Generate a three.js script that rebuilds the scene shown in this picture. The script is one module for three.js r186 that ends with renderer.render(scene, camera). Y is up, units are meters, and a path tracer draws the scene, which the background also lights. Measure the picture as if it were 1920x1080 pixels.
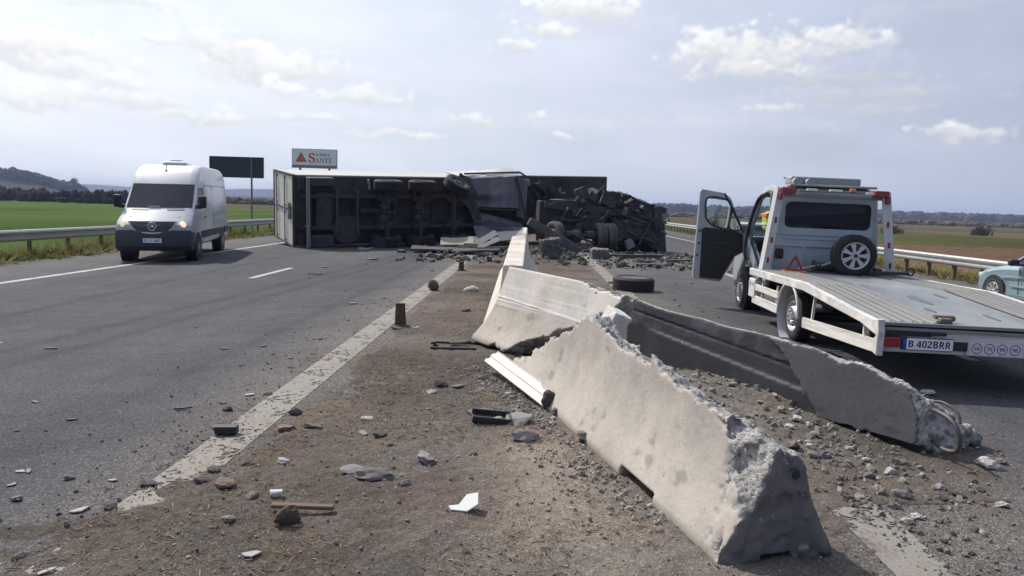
import * as THREE from 'three';
import { RoundedBoxGeometry } from 'three/addons/geometries/RoundedBoxGeometry.js';
import { mergeGeometries, mergeVertices, toCreasedNormals } from 'three/addons/utils/BufferGeometryUtils.js';

// ---------------------------------------------------------------- camera, exposure
const scene = new THREE.Scene();
const RAD = Math.PI / 180;
const camera = new THREE.PerspectiveCamera(2 * Math.atan(540 / 1400) / RAD, 16 / 9, 0.05, 9000);
camera.rotation.order = 'YXZ';
camera.position.set(0, 1.67, 0);
camera.rotation.set(-6.246 * RAD, 1.424 * RAD, 1.87 * RAD);
const renderer = new THREE.WebGLRenderer({ antialias: true });
renderer.toneMapping = THREE.LinearToneMapping;
renderer.toneMappingExposure = 1.0;
renderer.shadowMap.enabled = true;

// ---------------------------------------------------------------- sun
const SUN = new THREE.Vector3(-0.69, 1, -0.71).normalize();
const sun = new THREE.DirectionalLight(new THREE.Color().setRGB(1.0, 0.93, 0.84), 4.6);
sun.position.copy(SUN).multiplyScalar(60);
sun.castShadow = true; sun.shadow.radius = 1.6;
sun.shadow.mapSize.set(4096, 4096);
Object.assign(sun.shadow.camera, { left: -45, right: 45, top: 45, bottom: -45, near: 1, far: 160 });
scene.add(sun, sun.target);

// ---------------------------------------------------------------- noise
function rng(seed) { let s = seed >>> 0; return () => { s = (s + 0x6d2b79f5) >>> 0; let t = Math.imul(s ^ (s >>> 15), 1 | s); t = (t + Math.imul(t ^ (t >>> 7), 61 | t)) ^ t; return ((t ^ (t >>> 14)) >>> 0) / 4294967296; }; }
function h3(x, y, z) { let h = Math.imul(x, 374761393) ^ Math.imul(y, 668265263) ^ Math.imul(z, 2147483647 ^ 0x5bd1e995); h = Math.imul(h ^ (h >>> 13), 1274126177); h ^= h >>> 16; return (h >>> 0) / 4294967296; }
const sm = (t) => t * t * (3 - 2 * t), lerp = (a, b, t) => a + (b - a) * t, clamp = (x, a = 0, b = 1) => Math.min(b, Math.max(a, x));
const step = (a, b, x) => sm(clamp((x - a) / (b - a)));
function n3(x, y, z) {
  const ix = Math.floor(x), iy = Math.floor(y), iz = Math.floor(z), u = sm(x - ix), v = sm(y - iy), w = sm(z - iz);
  const a = lerp(lerp(h3(ix, iy, iz), h3(ix + 1, iy, iz), u), lerp(h3(ix, iy + 1, iz), h3(ix + 1, iy + 1, iz), u), v);
  const b = lerp(lerp(h3(ix, iy, iz + 1), h3(ix + 1, iy, iz + 1), u), lerp(h3(ix, iy + 1, iz + 1), h3(ix + 1, iy + 1, iz + 1), u), v);
  return lerp(a, b, w) * 2 - 1;
}
function fbm(x, y, z, o = 4) { let s = 0, a = 0.5; for (let i = 0; i < o; i++) { s += a * n3(x, y, z); x = x * 2.03 + 17.1; y = y * 2.03 + 9.7; z = z * 2.03 + 3.3; a *= 0.5; } return s; }

// ---------------------------------------------------------------- sky: hazy spring daylight, brightest towards the sun, small flat-based cumulus
{
  const W = 3072, H = 1536, data = new Float32Array(W * H * 4);
  const alpha = new Float32Array(W * (H / 2)), lum = new Float32Array(W * (H / 2));
  const put = (az, el, w, h, dens, seed, grey) => {
    const cosE = Math.cos(el * RAD), pad = 1.5;
    const c0 = Math.floor(((az - w * pad / cosE - 90) / 360 + 0.5) * W), c1 = Math.ceil(((az + w * pad / cosE - 90) / 360 + 0.5) * W);
    const r0 = Math.max(0, Math.floor((el - h * pad) / 180 * H)), r1 = Math.min(H / 2 - 1, Math.ceil((el + h * pad) / 180 * H));
    for (let r = r0; r <= r1; r++) for (let c = c0; c <= c1; c++) {
      const a = ((c + 0.5) / W - 0.5) * 360 + 90, e = (r + 0.5) / H * 180;
      const x = (a - az) * cosE, y = e - el;
      const q0 = x / (w * 0.5), q1 = y / (h * 0.5); if (Math.hypot(Math.max(0, Math.abs(q0) - 1.1 / w), Math.max(0, Math.abs(q1) - 0.8 * Math.min(1, h) / h)) > 1.9) continue;
      const wx = fbm(x * 0.5 + seed, y * 0.9, seed, 3) * 1.1, wy = fbm(x * 0.5, y * 0.9 + seed, seed + 5, 3) * 0.8;
      const X = (x + wx) / (w * 0.5), Y = (y + wy * Math.min(1, h)) / (h * 0.5);
      const lump = 0.55 * fbm(x * 0.75 + seed * 3.1, y * 1.3, seed, 2) + 0.5 * fbm(x * 2.1, y * 2.8 + seed, seed, 4);
      let d = 1.12 - Math.sqrt(X * X + (Y < 0 ? Y * Y * 1.7 : Y * Y)) + lump * 1.5;
      if (d <= 0) continue;
      const al = clamp(d * 2.0) * dens, top = clamp(0.5 + 0.42 * Y + 0.55 * lump);
      const cc = ((c % W) + W) % W, i = r * W + cc;
      const L = lerp(grey ? 0.55 : 0.6, grey ? 0.74 : 1.0, top);
      lum[i] = lerp(lum[i], L, al / Math.max(1e-3, al + alpha[i] * (1 - al))); alpha[i] = al + alpha[i] * (1 - al);
    }
  };
  const seen = [[3.2,14.2,7.8,1.6],[1.1,12.7,4.5,1.0],[-1.4,11.5,3.7,1.0],[15.4,11.0,8.4,2.6],[12.2,11.4,3.4,1.6],[21.6,11.7,4.9,1.7],[15.1,9.9,7.0,0.9],[28.5,5.6,6.1,0.9],[-18.8,9.2,8.8,2.2],[-22.8,10.2,5.3,1.9],[-26.7,10.4,2.5,0.6],[-34,8.9,8.2,1.6],[-31.5,8.0,6,1.3],[-29,7.2,3.3,1.1],[-34.5,5.8,7.4,1.4],[-28.5,6.1,8.2,1.1],[-13.7,7.4,6.5,1.2],[-18.2,7.8,3.7,0.8],[-23.6,5.5,6.5,0.8],[-17.1,5.8,4.9,0.6],[-5,6.2,3.3,0.6],[0.4,6.6,2.5,0.7],[-10.6,4.9,6.1,0.6],[3,5.3,4.9,0.4],[-28.4,12.6,7.4,1.0],[17.1,7.6,4.9,0.4]];
  seen.forEach((c, k) => put(c[0], c[1], c[2] * 1.12, c[3] * 1.3, k > 12 ? 0.75 : 0.95, 3.7 + k * 7.31, false));
  [[-27, 6.6, 22, 2.6], [-31, 9.0, 16, 2.4], [-17, 8.6, 18, 2.4], [-12, 6.0, 26, 1.6], [-22, 11.5, 12, 1.6], [17, 10.2, 18, 2.6], [2, 13.2, 14, 2.2], [22, 8.0, 14, 2.4], [10, 6.2, 26, 1.6], [30, 13.5, 16, 2.0]].forEach((c, k) => put(...c, 0.16, 55.1 + k * 3.3, false));
  [[23.6,8.3,7,1.2],[20.8,9.3,8,0.8],[25,7.2,5,0.6],[24,9.4,5,0.5]].forEach((c, k) => put(...c, 0.7, 91.7 + k * 5.3, true));
  const R = rng(77);
  for (let k = 0; k < 80; k++) { const az = 42 + R() * 278, el = 3 + Math.pow(R(), 1.5) * 45, s = 0.4 + el / 16; put(az, el, (3 + R() * 5) * s, (0.7 + R() * 1.5) * s, 0.7, 200 + k * 3.77, R() < 0.3); }
  const sAz = Math.atan2(SUN.x, -SUN.z);
  for (let r = 0; r < H; r++) {
    const up = ((r + 0.5) / H - 0.5) * Math.PI, y = Math.sin(up), cu = Math.cos(up);
    for (let c = 0; c < W; c++) {
      const ph = ((c + 0.5) / W - 0.5) * 2 * Math.PI, x = Math.cos(ph) * cu, z = Math.sin(ph) * cu, i = (r * W + c) * 4;
      const cs = x * SUN.x + y * SUN.y + z * SUN.z, ym = Math.max(0, y);
      const hz = Math.exp(-ym * 4.2);                                   // haze towards the horizon
      const fw = Math.pow(clamp(0.5 + 0.5 * cs), 2.6), halo = Math.exp((cs - 1) * 7);
      const zr = 0.085, zg = 0.15, zb = 0.37;
      let rr = lerp(zr, 0.27, hz) + fw * lerp(0.93, 0.98, hz) + halo * 0.30;
      let gg = lerp(zg, 0.325, hz) + fw * lerp(0.95, 0.96, hz) + halo * 0.30;
      let bb = lerp(zb, 0.44, hz) + fw * lerp(0.87, 0.90, hz) + halo * 0.27;
      if (y > 0) {
        const az = Math.atan2(x, -z), vein = fbm(az * 7 + up * 8, up * 24, 4.4, 3), v = 1 + vein * 0.11;
        rr *= v * (1 + vein * 0.03); gg *= v; bb *= v;
        const j = Math.min(H / 2 - 1, r - H / 2) * W + c, a = alpha[j] * step(0.005, 0.09, y);
        if (a > 0) {
          const L = lum[j] * (0.82 + 0.46 * fw + 0.1 * halo), t = clamp((L - 0.5) * 2.2);
          rr = lerp(rr, L * lerp(0.90, 1.0, t), a); gg = lerp(gg, L * lerp(0.96, 1.005, t), a); bb = lerp(bb, L * lerp(1.09, 1.01, t), a);
        }
      }
      data[i] = rr; data[i + 1] = gg; data[i + 2] = bb; data[i + 3] = 1;
    }
  }
  const sky = new THREE.DataTexture(data, W, H, THREE.RGBAFormat, THREE.FloatType);
  sky.mapping = THREE.EquirectangularReflectionMapping; sky.magFilter = THREE.LinearFilter; sky.minFilter = THREE.LinearFilter; sky.needsUpdate = true;
  scene.background = sky; scene.environment = sky;
}
scene.fog = new THREE.FogExp2(new THREE.Color().setRGB(0.52, 0.64, 0.92), 0.00024);
// ---------------------------------------------------------------- helpers
const used = new Map();
function numbered(n) { const k = used.get(n) || 0; used.set(n, k + 1); return k ? n + '_' + String(k).padStart(3, '0') : n; }
function tag(o, label, category, group, kind) { if (label) o.userData.label = label; if (category) o.userData.category = category; if (group) o.userData.group = group; if (kind) o.userData.kind = kind; return o; }
function shade(o) { o.castShadow = true; o.receiveShadow = true; return o; }
function thing(name, label, category, [x, y, z] = [0, 0, 0], turn = 0, group) {
  const o = new THREE.Group(); o.name = numbered(name); o.position.set(x, y, z); o.rotation.order = 'YZX'; o.rotation.y = turn; scene.add(o);
  return tag(o, label, category, group);
}
function clean(g) { let q = g.index ? g.toNonIndexed() : g; for (const k of Object.keys(q.attributes)) if (!['position', 'normal', 'uv', 'color'].includes(k)) q.deleteAttribute(k); if (!q.attributes.uv) q.setAttribute('uv', new THREE.Float32BufferAttribute(new Float32Array(q.attributes.position.count * 2), 2)); if (!q.attributes.normal) q.computeVertexNormals(); return q; }
function join(list) { list = [].concat(list).map(clean); if (list.length === 1) return list[0]; const anyC = list.some((g) => g.attributes.color); if (anyC) for (const g of list) if (!g.attributes.color) g.setAttribute('color', new THREE.Float32BufferAttribute(new Float32Array(g.attributes.position.count * 3).fill(1), 3)); return mergeGeometries(list); }
function part(name, geos, material, parent, label) { const m = shade(new THREE.Mesh(join(geos), material)); m.name = name; parent.add(m); if (label) m.userData.label = label; return m; }
function single(name, geos, material, label, category, group) { const m = part(numbered(name), geos, material, scene); return tag(m, label, category, group); }
function struct(name, geos, material) { const m = part(numbered(name), geos, material, scene); m.userData.kind = 'structure'; return m; }
function stuff(name, label, category, geo, material, mats, cols) {
  const m = new THREE.InstancedMesh(geo, material, mats.length); m.name = numbered(name); mats.forEach((x, i) => m.setMatrixAt(i, x)); if (cols) cols.forEach((c, i) => m.setColorAt(i, c));
  shade(m); scene.add(m); return tag(m, label, category, null, 'stuff');
}
const V = (x, y, z) => new THREE.Vector3(x, y, z), C = (r, g, b) => new THREE.Color().setRGB(r, g, b);
const E_ = new THREE.Euler(), Q_ = new THREE.Quaternion();
function mx(x, y, z, rx = 0, ry = 0, rz = 0, sx = 1, sy = sx, sz = sx) { E_.set(rx, ry, rz, 'YXZ'); return new THREE.Matrix4().compose(V(x, y, z), new THREE.Quaternion().setFromEuler(E_), V(sx, sy, sz)); }
const put = (g, x = 0, y = 0, z = 0, rx = 0, ry = 0, rz = 0, s = 1) => g.applyMatrix4(mx(x, y, z, rx, ry, rz, s));
function box(w, h, d, x = 0, y = 0, z = 0, r = 0, rx = 0, ry = 0, rz = 0) { const g = r > 0 ? new RoundedBoxGeometry(w, h, d, 2, Math.min(r, w / 2.01, h / 2.01, d / 2.01)) : new THREE.BoxGeometry(w, h, d); return put(g, x, y, z, rx, ry, rz); }
function cyl(r, l, x = 0, y = 0, z = 0, axis = 'y', seg = 20, r2 = r) { const g = new THREE.CylinderGeometry(r2, r, l, seg); if (axis === 'x') g.rotateZ(-Math.PI / 2); if (axis === 'z') g.rotateX(Math.PI / 2); return g.translate(x, y, z); }
function rod(a, b, r, seg = 8) { const A = V(...a), B = V(...b), d = B.clone().sub(A), g = new THREE.CylinderGeometry(r, r, d.length(), seg); g.applyQuaternion(Q_.setFromUnitVectors(V(0, 1, 0), d.normalize())); return g.translate((A.x + B.x) / 2, (A.y + B.y) / 2, (A.z + B.z) / 2); }
function bar(a, b, w, h) { const A = V(...a), B = V(...b), d = B.clone().sub(A), L = d.length(), g = new THREE.BoxGeometry(w, h, L); const m = new THREE.Matrix4().lookAt(A, B, V(0, 1, 0)); m.setPosition(A.add(B).multiplyScalar(0.5)); return g.applyMatrix4(m); }
function tube(pts, r, seg = 24, rs = 8) { return new THREE.TubeGeometry(new THREE.CatmullRomCurve3(pts.map((p) => V(...p))), seg, r, rs, false); }
function shapeOf(pts, holes = []) { const s = new THREE.Shape(pts.map((p) => new THREE.Vector2(...p))); for (const h of holes) s.holes.push(new THREE.Path(h.map((p) => new THREE.Vector2(...p)))); return s; }
function roundRect(x0, y0, x1, y1, r, n = 5) { const p = []; for (const [cx, cy, a] of [[x1 - r, y0 + r, -90], [x1 - r, y1 - r, 0], [x0 + r, y1 - r, 90], [x0 + r, y0 + r, 180]]) for (let i = 0; i <= n; i++) { const t = (a + 90 * i / n) * RAD; p.push([cx + r * Math.cos(t), cy + r * Math.sin(t)]); } return p; }
function slab(pts, depth, bevel = 0, holes = [], steps = 1) { const g = new THREE.ExtrudeGeometry(shapeOf(pts, holes), { depth: Math.max(1e-4, depth - 2 * bevel), steps, bevelEnabled: bevel > 0, bevelThickness: bevel, bevelSize: bevel, bevelOffset: -bevel, bevelSegments: 2 }); return g.translate(0, 0, bevel); }   // from z = 0 to z = depth
function lathe(pts, seg = 32) { return new THREE.LatheGeometry(pts.map((p) => new THREE.Vector2(...p)), seg); }
function warp(g, f) { const p = g.attributes.position, v = V(0, 0, 0); for (let i = 0; i < p.count; i++) { v.fromBufferAttribute(p, i); f(v); p.setXYZ(i, v.x, v.y, v.z); } g.computeVertexNormals(); return g; }
function creased(g, deg = 40) { return toCreasedNormals(g.index ? g.toNonIndexed() : g, deg * RAD); }
function grid(nu, nv, f) {                                             // f(u, v) -> [x, y, z, (r, g, b)], u and v in 0..1
  const pos = [], uv = [], col = [], idx = [];
  for (let j = 0; j <= nv; j++) for (let i = 0; i <= nu; i++) { const p = f(i / nu, j / nv); pos.push(p[0], p[1], p[2]); uv.push(p[0], p[2]); if (p.length > 3) col.push(p[3], p[4], p[5]); }
  for (let j = 0; j < nv; j++) for (let i = 0; i < nu; i++) { const a = j * (nu + 1) + i, b = a + 1, c = a + nu + 1, d = c + 1; idx.push(a, b, d, a, d, c); }
  const g = new THREE.BufferGeometry(); g.setAttribute('position', new THREE.Float32BufferAttribute(pos, 3)); g.setAttribute('uv', new THREE.Float32BufferAttribute(uv, 2)); if (col.length) g.setAttribute('color', new THREE.Float32BufferAttribute(col, 3)); g.setIndex(idx); g.computeVertexNormals(); return g;
}
// A solid meshed from a field (negative inside) by surface nets; look(v) -> [r, g, b] per vertex.
function nets([x0, y0, z0], [x1, y1, z1], c, f, look) {
  const nx = Math.ceil((x1 - x0) / c) + 1, ny = Math.ceil((y1 - y0) / c) + 1, nz = Math.ceil((z1 - z0) / c) + 1, val = new Float32Array(nx * ny * nz);
  for (let k = 0, n = 0; k < nz; k++) for (let j = 0; j < ny; j++) for (let i = 0; i < nx; i++, n++) val[n] = f(x0 + i * c, y0 + j * c, z0 + k * c);
  const at = new Int32Array(nx * ny * nz).fill(-1), pos = [], idx = [], off = [0, 1, nx, nx + 1, nx * ny, nx * ny + 1, nx * ny + nx, nx * ny + nx + 1];
  for (let k = 0; k < nz - 1; k++) for (let j = 0; j < ny - 1; j++) for (let i = 0; i < nx - 1; i++) {
    const n = i + nx * (j + ny * k); let m = 0; for (let q = 0; q < 8; q++) if (val[n + off[q]] < 0) m |= 1 << q;
    if (m === 0 || m === 255) continue;
    let sx = 0, sy = 0, sz = 0, cnt = 0;
    for (let a = 0; a < 8; a++) for (const bit of [1, 2, 4]) { const b = a | bit; if (a & bit || ((m >> a) & 1) === ((m >> b) & 1)) continue; const va = val[n + off[a]], vb = val[n + off[b]], t = va / (va - vb); sx += (a & 1) + (bit === 1 ? t : 0); sy += ((a >> 1) & 1) + (bit === 2 ? t : 0); sz += ((a >> 2) & 1) + (bit === 4 ? t : 0); cnt++; }
    at[n] = pos.length / 3; pos.push(x0 + (i + sx / cnt) * c, y0 + (j + sy / cnt) * c, z0 + (k + sz / cnt) * c);
  }
  for (let k = 1; k < nz - 1; k++) for (let j = 1; j < ny - 1; j++) for (let i = 1; i < nx - 1; i++) {
    const n = i + nx * (j + ny * k), s = val[n] < 0;
    for (const [d, u, w] of [[1, nx, nx * ny], [nx, nx * ny, 1], [nx * ny, 1, nx]]) { if (s === val[n + d] < 0) continue; const A = at[n - u - w], B = at[n - w], Cc = at[n], D = at[n - u]; if (A < 0 || B < 0 || Cc < 0 || D < 0) continue; if (s) idx.push(A, B, Cc, A, Cc, D); else idx.push(A, Cc, B, A, D, Cc); }
  }
  const g = new THREE.BufferGeometry(); g.setAttribute('position', new THREE.Float32BufferAttribute(pos, 3)); g.setIndex(idx); g.computeVertexNormals();
  const P = g.attributes.position, N = g.attributes.normal, uv = new Float32Array(P.count * 2), col = new Float32Array(P.count * 3);
  for (let i = 0; i < P.count; i++) { const x = P.getX(i), y = P.getY(i), z = P.getZ(i), l = look(x, y, z, N.getX(i), N.getY(i), N.getZ(i)); col.set(l, i * 3); uv[2 * i] = x + z * 0.37; uv[2 * i + 1] = y + z * 0.93; }
  g.setAttribute('uv', new THREE.Float32BufferAttribute(uv, 2)); g.setAttribute('color', new THREE.Float32BufferAttribute(col, 3)); return g;
}

// ---------------------------------------------------------------- textures
function tile(N, cells, oct, seed) {                                    // periodic value noise, 0..1
  const out = new Float32Array(N * N); let amp = 0.5, tot = 0;
  for (let o = 0; o < oct; o++) {
    const P = cells << o, R = rng(seed + o * 101), L = Float32Array.from({ length: P * P }, R);
    for (let y = 0; y < N; y++) { const fy = y / N * P, iy = Math.floor(fy), v = sm(fy - iy), r0 = (iy % P) * P, r1 = ((iy + 1) % P) * P; for (let x = 0; x < N; x++) { const fx = x / N * P, ix = Math.floor(fx), u = sm(fx - ix), i0 = ix % P, i1 = (ix + 1) % P; out[y * N + x] += amp * lerp(lerp(L[r0 + i0], L[r0 + i1], u), lerp(L[r1 + i0], L[r1 + i1], u), v); } }
    tot += amp; amp *= 0.55;
  }
  for (let i = 0; i < out.length; i++) out[i] /= tot; return out;
}
const enc = (x) => 255 * (x <= 0.0031308 ? 12.92 * x : 1.055 * Math.pow(x, 1 / 2.4) - 0.055);
function tex(N, f, srgb = true) {                                       // f(i, x, y) -> linear [r, g, b, (a)] or a grey number
  const d = new Uint8Array(N * N * 4);
  for (let i = 0; i < N * N; i++) { const p = f(i, i % N, (i / N) | 0); const q = typeof p === 'number' ? [p, p, p] : p; for (let k = 0; k < 3; k++) d[i * 4 + k] = clamp(srgb ? enc(clamp(q[k])) : q[k] * 255, 0, 255); d[i * 4 + 3] = q.length > 3 ? q[3] * 255 : 255; }
  const t = new THREE.DataTexture(d, N, N); t.wrapS = t.wrapT = THREE.RepeatWrapping; t.magFilter = THREE.LinearFilter; t.minFilter = THREE.LinearMipmapLinearFilter; t.generateMipmaps = true; if (srgb) t.colorSpace = THREE.SRGBColorSpace; t.needsUpdate = true; return t;
}
const rep = (t, s) => { const c = t.clone(); c.repeat.set(s, s); c.needsUpdate = true; return c; };
function print(w, h, draw) { const c = document.createElement('canvas'); c.width = w; c.height = h; draw(c.getContext('2d'), w, h); const t = new THREE.CanvasTexture(c); t.colorSpace = THREE.SRGBColorSpace; return t; }
const std = (r, g, b, rough = 0.6, metal = 0, o = {}) => new THREE.MeshStandardMaterial({ color: C(r, g, b), roughness: rough, metalness: metal, ...o });
const paint = (r, g, b, o = {}) => new THREE.MeshPhysicalMaterial({ color: C(r, g, b), roughness: 0.42, clearcoat: 0.6, clearcoatRoughness: 0.12, ...o });

const T = {};
{ // asphalt: chippings in dark binder
  const N = 1024, a = tile(N, 300, 2, 5), b = tile(N, 8, 5, 6), c = tile(N, 128, 2, 8);
  const h = (i) => clamp((a[i] - 0.5) * 1.9 + 0.5) * 0.75 + c[i] * 0.25;
  T.asphalt = tex(N, (i) => { const k = h(i), m = 0.72 + 0.56 * b[i], s = (0.55 + 0.9 * Math.pow(k, 1.6)) * m; const w = k > 0.80 ? 1.5 : 1; return [0.98 * s * w * 0.5, 0.97 * s * w * 0.5, 1.0 * s * w * 0.5]; });
  T.asphaltB = tex(N, h, false);
}
{ // trampled dirt with fine gravel, straw and twigs
  const N = 2048, a = tile(N, 420, 2, 15), b = tile(N, 6, 6, 16), c = tile(N, 90, 4, 18), d = tile(N, 3, 5, 19), R = rng(5), st = new Float32Array(N * N);
  for (let k = 0; k < 5200; k++) { let x = R() * N, y = R() * N, t = R() * 6.283, l = 6 + R() * 34, v = R() < 0.62 ? 0.35 + R() * 0.6 : -0.6; for (let q = 0; q < l; q++) { x += Math.cos(t); y += Math.sin(t); t += (R() - 0.5) * 0.2; const i = ((y | 0) & (N - 1)) * N + ((x | 0) & (N - 1)); st[i] = v; } }
  const hh = (i) => 0.45 * c[i] + 0.35 * clamp((a[i] - 0.5) * 1.8 + 0.5) + 0.2 * b[i] + 0.12 * st[i];
  T.dirt = tex(N, (i) => { const m = b[i], r = d[i], g = clamp((a[i] - 0.5) * 2 + 0.5), s = (0.74 + 0.5 * c[i]) * (0.7 + 0.6 * m) * (0.84 + 0.32 * g) * 0.5; const red = clamp((r - 0.42) * 3); const q = [lerp(1.0, 1.10, red) * s, lerp(0.98, 0.93, red) * s, lerp(0.95, 0.82, red) * s]; if (g > 0.88) { q[0] *= 1.4; q[1] *= 1.42; q[2] *= 1.45; } if (st[i] > 0) { q[0] = lerp(q[0], 0.72, st[i] * 0.5); q[1] = lerp(q[1], 0.58, st[i] * 0.5); q[2] = lerp(q[2], 0.42, st[i] * 0.5); } else if (st[i] < 0) { q[0] *= 0.5; q[1] *= 0.44; q[2] *= 0.42; } return q; });
  T.dirtB = tex(N, hh, false);
}
{ // cast concrete: cloudy, pores, faint stains
  const N = 1024, a = tile(N, 4, 6, 25), b = tile(N, 256, 2, 26), c = tile(N, 40, 3, 27), R = rng(9), p = new Float32Array(N * N);
  for (let k = 0; k < 900; k++) { const x = R() * N, y = R() * N, r = 0.8 + R() * R() * 4; for (let j = -5; j <= 5; j++) for (let i = -5; i <= 5; i++) if (i * i + j * j < r * r) p[(((y + j) | 0) & (N - 1)) * N + (((x + i) | 0) & (N - 1))] = 1; }
  T.concrete = tex(N, (i) => { const s = (0.66 + 0.5 * a[i] + 0.10 * (b[i] - 0.5) + 0.16 * (c[i] - 0.5)) * (p[i] ? 0.55 : 1), w = clamp((a[i] - 0.45) * 2); return [s, s * lerp(0.985, 0.96, w), s * lerp(0.975, 0.91, w)]; });
  T.concreteB = tex(N, (i) => 0.6 * c[i] + 0.4 * b[i] - 0.5 * p[i], false);
  const e = tile(N, 60, 4, 31), f = tile(N, 200, 2, 33), ag = new Float32Array(N * N), ah = new Float32Array(N * N);
  for (let k = 0; k < 1900; k++) { const x = R() * N, y = R() * N, r = 4 + R() * R() * 15, q = 0.6 + R() * 0.4, t = R() * 3, v = R() < 0.3 ? 0.75 + R() * 0.3 : 0.3 + R() * 0.4; for (let j = -20; j <= 20; j++) for (let i = -20; i <= 20; i++) { const u = i * Math.cos(t) + j * Math.sin(t), w = (j * Math.cos(t) - i * Math.sin(t)) / q, d2 = u * u + w * w; if (d2 < r * r) { const n = (((y + j) | 0) & (N - 1)) * N + (((x + i) | 0) & (N - 1)); ag[n] = v; ah[n] = Math.sqrt(1 - d2 / (r * r)); } } }
  T.broken = tex(N, (i) => { const m = (0.62 + 0.5 * (e[i] - 0.35)) * (0.75 + 0.5 * f[i]), s = ag[i] ? ag[i] * (0.85 + 0.3 * f[i]) : m; return [s, s * 0.985, s * (ag[i] ? 0.95 : 0.97)]; });
  T.brokenB = tex(N, (i) => 0.35 * e[i] + 0.2 * f[i] + 0.4 * ah[i], false);
}
{ // grime on steel and plastics
  const N = 512, a = tile(N, 6, 6, 45), b = tile(N, 64, 3, 46);
  T.grime = tex(N, (i) => { const s = 0.45 + 0.8 * a[i] * (0.8 + 0.4 * b[i]), w = clamp((a[i] - 0.5) * 3); return [s * lerp(1, 1.2, w), s, s * lerp(1.02, 0.85, w)]; });
  T.grimeB = tex(N, (i) => a[i] * 0.6 + b[i] * 0.4, false);
  T.dust = tex(N, (i) => { const s = 0.82 + 0.26 * (a[i] - 0.3); return [s, s * 0.995, s * 0.985]; });
  const c = tile(N, 40, 4, 51), d = tile(N, 5, 4, 52);
  T.field = tex(N, (i) => { const s = 0.55 + 0.6 * c[i] * (0.7 + 0.6 * d[i]); return [s, s, s * 0.95]; });
}
const M = {
  asphalt: new THREE.MeshPhysicalMaterial({ specularIntensity: 0.5, map: rep(T.asphalt, 0.42), bumpMap: rep(T.asphaltB, 0.42), bumpScale: 0.006, roughness: 0.92, vertexColors: true }),
  dirt: new THREE.MeshPhysicalMaterial({ specularIntensity: 0.1, map: rep(T.dirt, 0.31), bumpMap: rep(T.dirtB, 0.31), bumpScale: 0.009, roughness: 1, vertexColors: true }),
  concrete: new THREE.MeshStandardMaterial({ map: rep(T.concrete, 0.8), bumpMap: rep(T.concreteB, 0.8), bumpScale: 0.0025, roughness: 0.9, vertexColors: true }),
  broken: new THREE.MeshStandardMaterial({ map: rep(T.broken, 1.5), bumpMap: rep(T.brokenB, 1.5), bumpScale: 0.010, roughness: 0.97, vertexColors: true }),
  steel: std(0.42, 0.44, 0.46, 0.5, 0.55, { map: rep(T.grime, 0.7) }),
  zinc: std(0.42, 0.44, 0.44, 0.5, 0.55, { map: rep(T.dust, 0.5) }),
  post: std(0.16, 0.13, 0.10, 0.8, 0.3, { map: rep(T.grime, 1) }),
  under: std(0.075, 0.069, 0.072, 0.75, 0.1, { map: rep(T.grime, 0.6), bumpMap: rep(T.grimeB, 0.6), bumpScale: 0.01 }),
  underGrey: std(0.075, 0.076, 0.088, 0.6, 0.25, { map: rep(T.grime, 0.7) }),
  underPale: std(0.24, 0.24, 0.26, 0.6, 0.1, { map: rep(T.grime, 0.7) }),
  rubber: std(0.028, 0.027, 0.028, 0.85, 0, { map: rep(T.grime, 1.2) }),
  rim: std(0.5, 0.5, 0.52, 0.38, 0.7),
  black: std(0.02, 0.021, 0.024, 0.6), blackGloss: paint(0.012, 0.013, 0.018, { roughness: 0.25 }),
  white: paint(0.58, 0.605, 0.635, { map: rep(T.dust, 0.4) }), whiteMatt: std(0.66, 0.66, 0.66, 0.6, 0, { map: rep(T.dust, 0.5) }),
  glass: new THREE.MeshPhysicalMaterial({ color: C(0.020, 0.024, 0.038), roughness: 0.06, specularIntensity: 0.6 }),
  pane: new THREE.MeshPhysicalMaterial({ color: C(0.86, 0.92, 0.92), roughness: 0.02, transmission: 1, thickness: 0, ior: 1.5 }),
  redLens: paint(0.25, 0.018, 0.02, { roughness: 0.25 }), orange: paint(0.75, 0.22, 0.03, { roughness: 0.3 }),
  chrome: std(0.75, 0.76, 0.78, 0.2, 1), darkGrey: std(0.040, 0.044, 0.055, 0.6),
  wood: std(0.17, 0.11, 0.075, 0.85, 0, { map: rep(T.grime, 2) }),
};
const gy = (x) => -0.015 * clamp(Math.abs(x) - 2, 0, 11);               // crossfall of the carriageways
let dirtTop;
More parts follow.
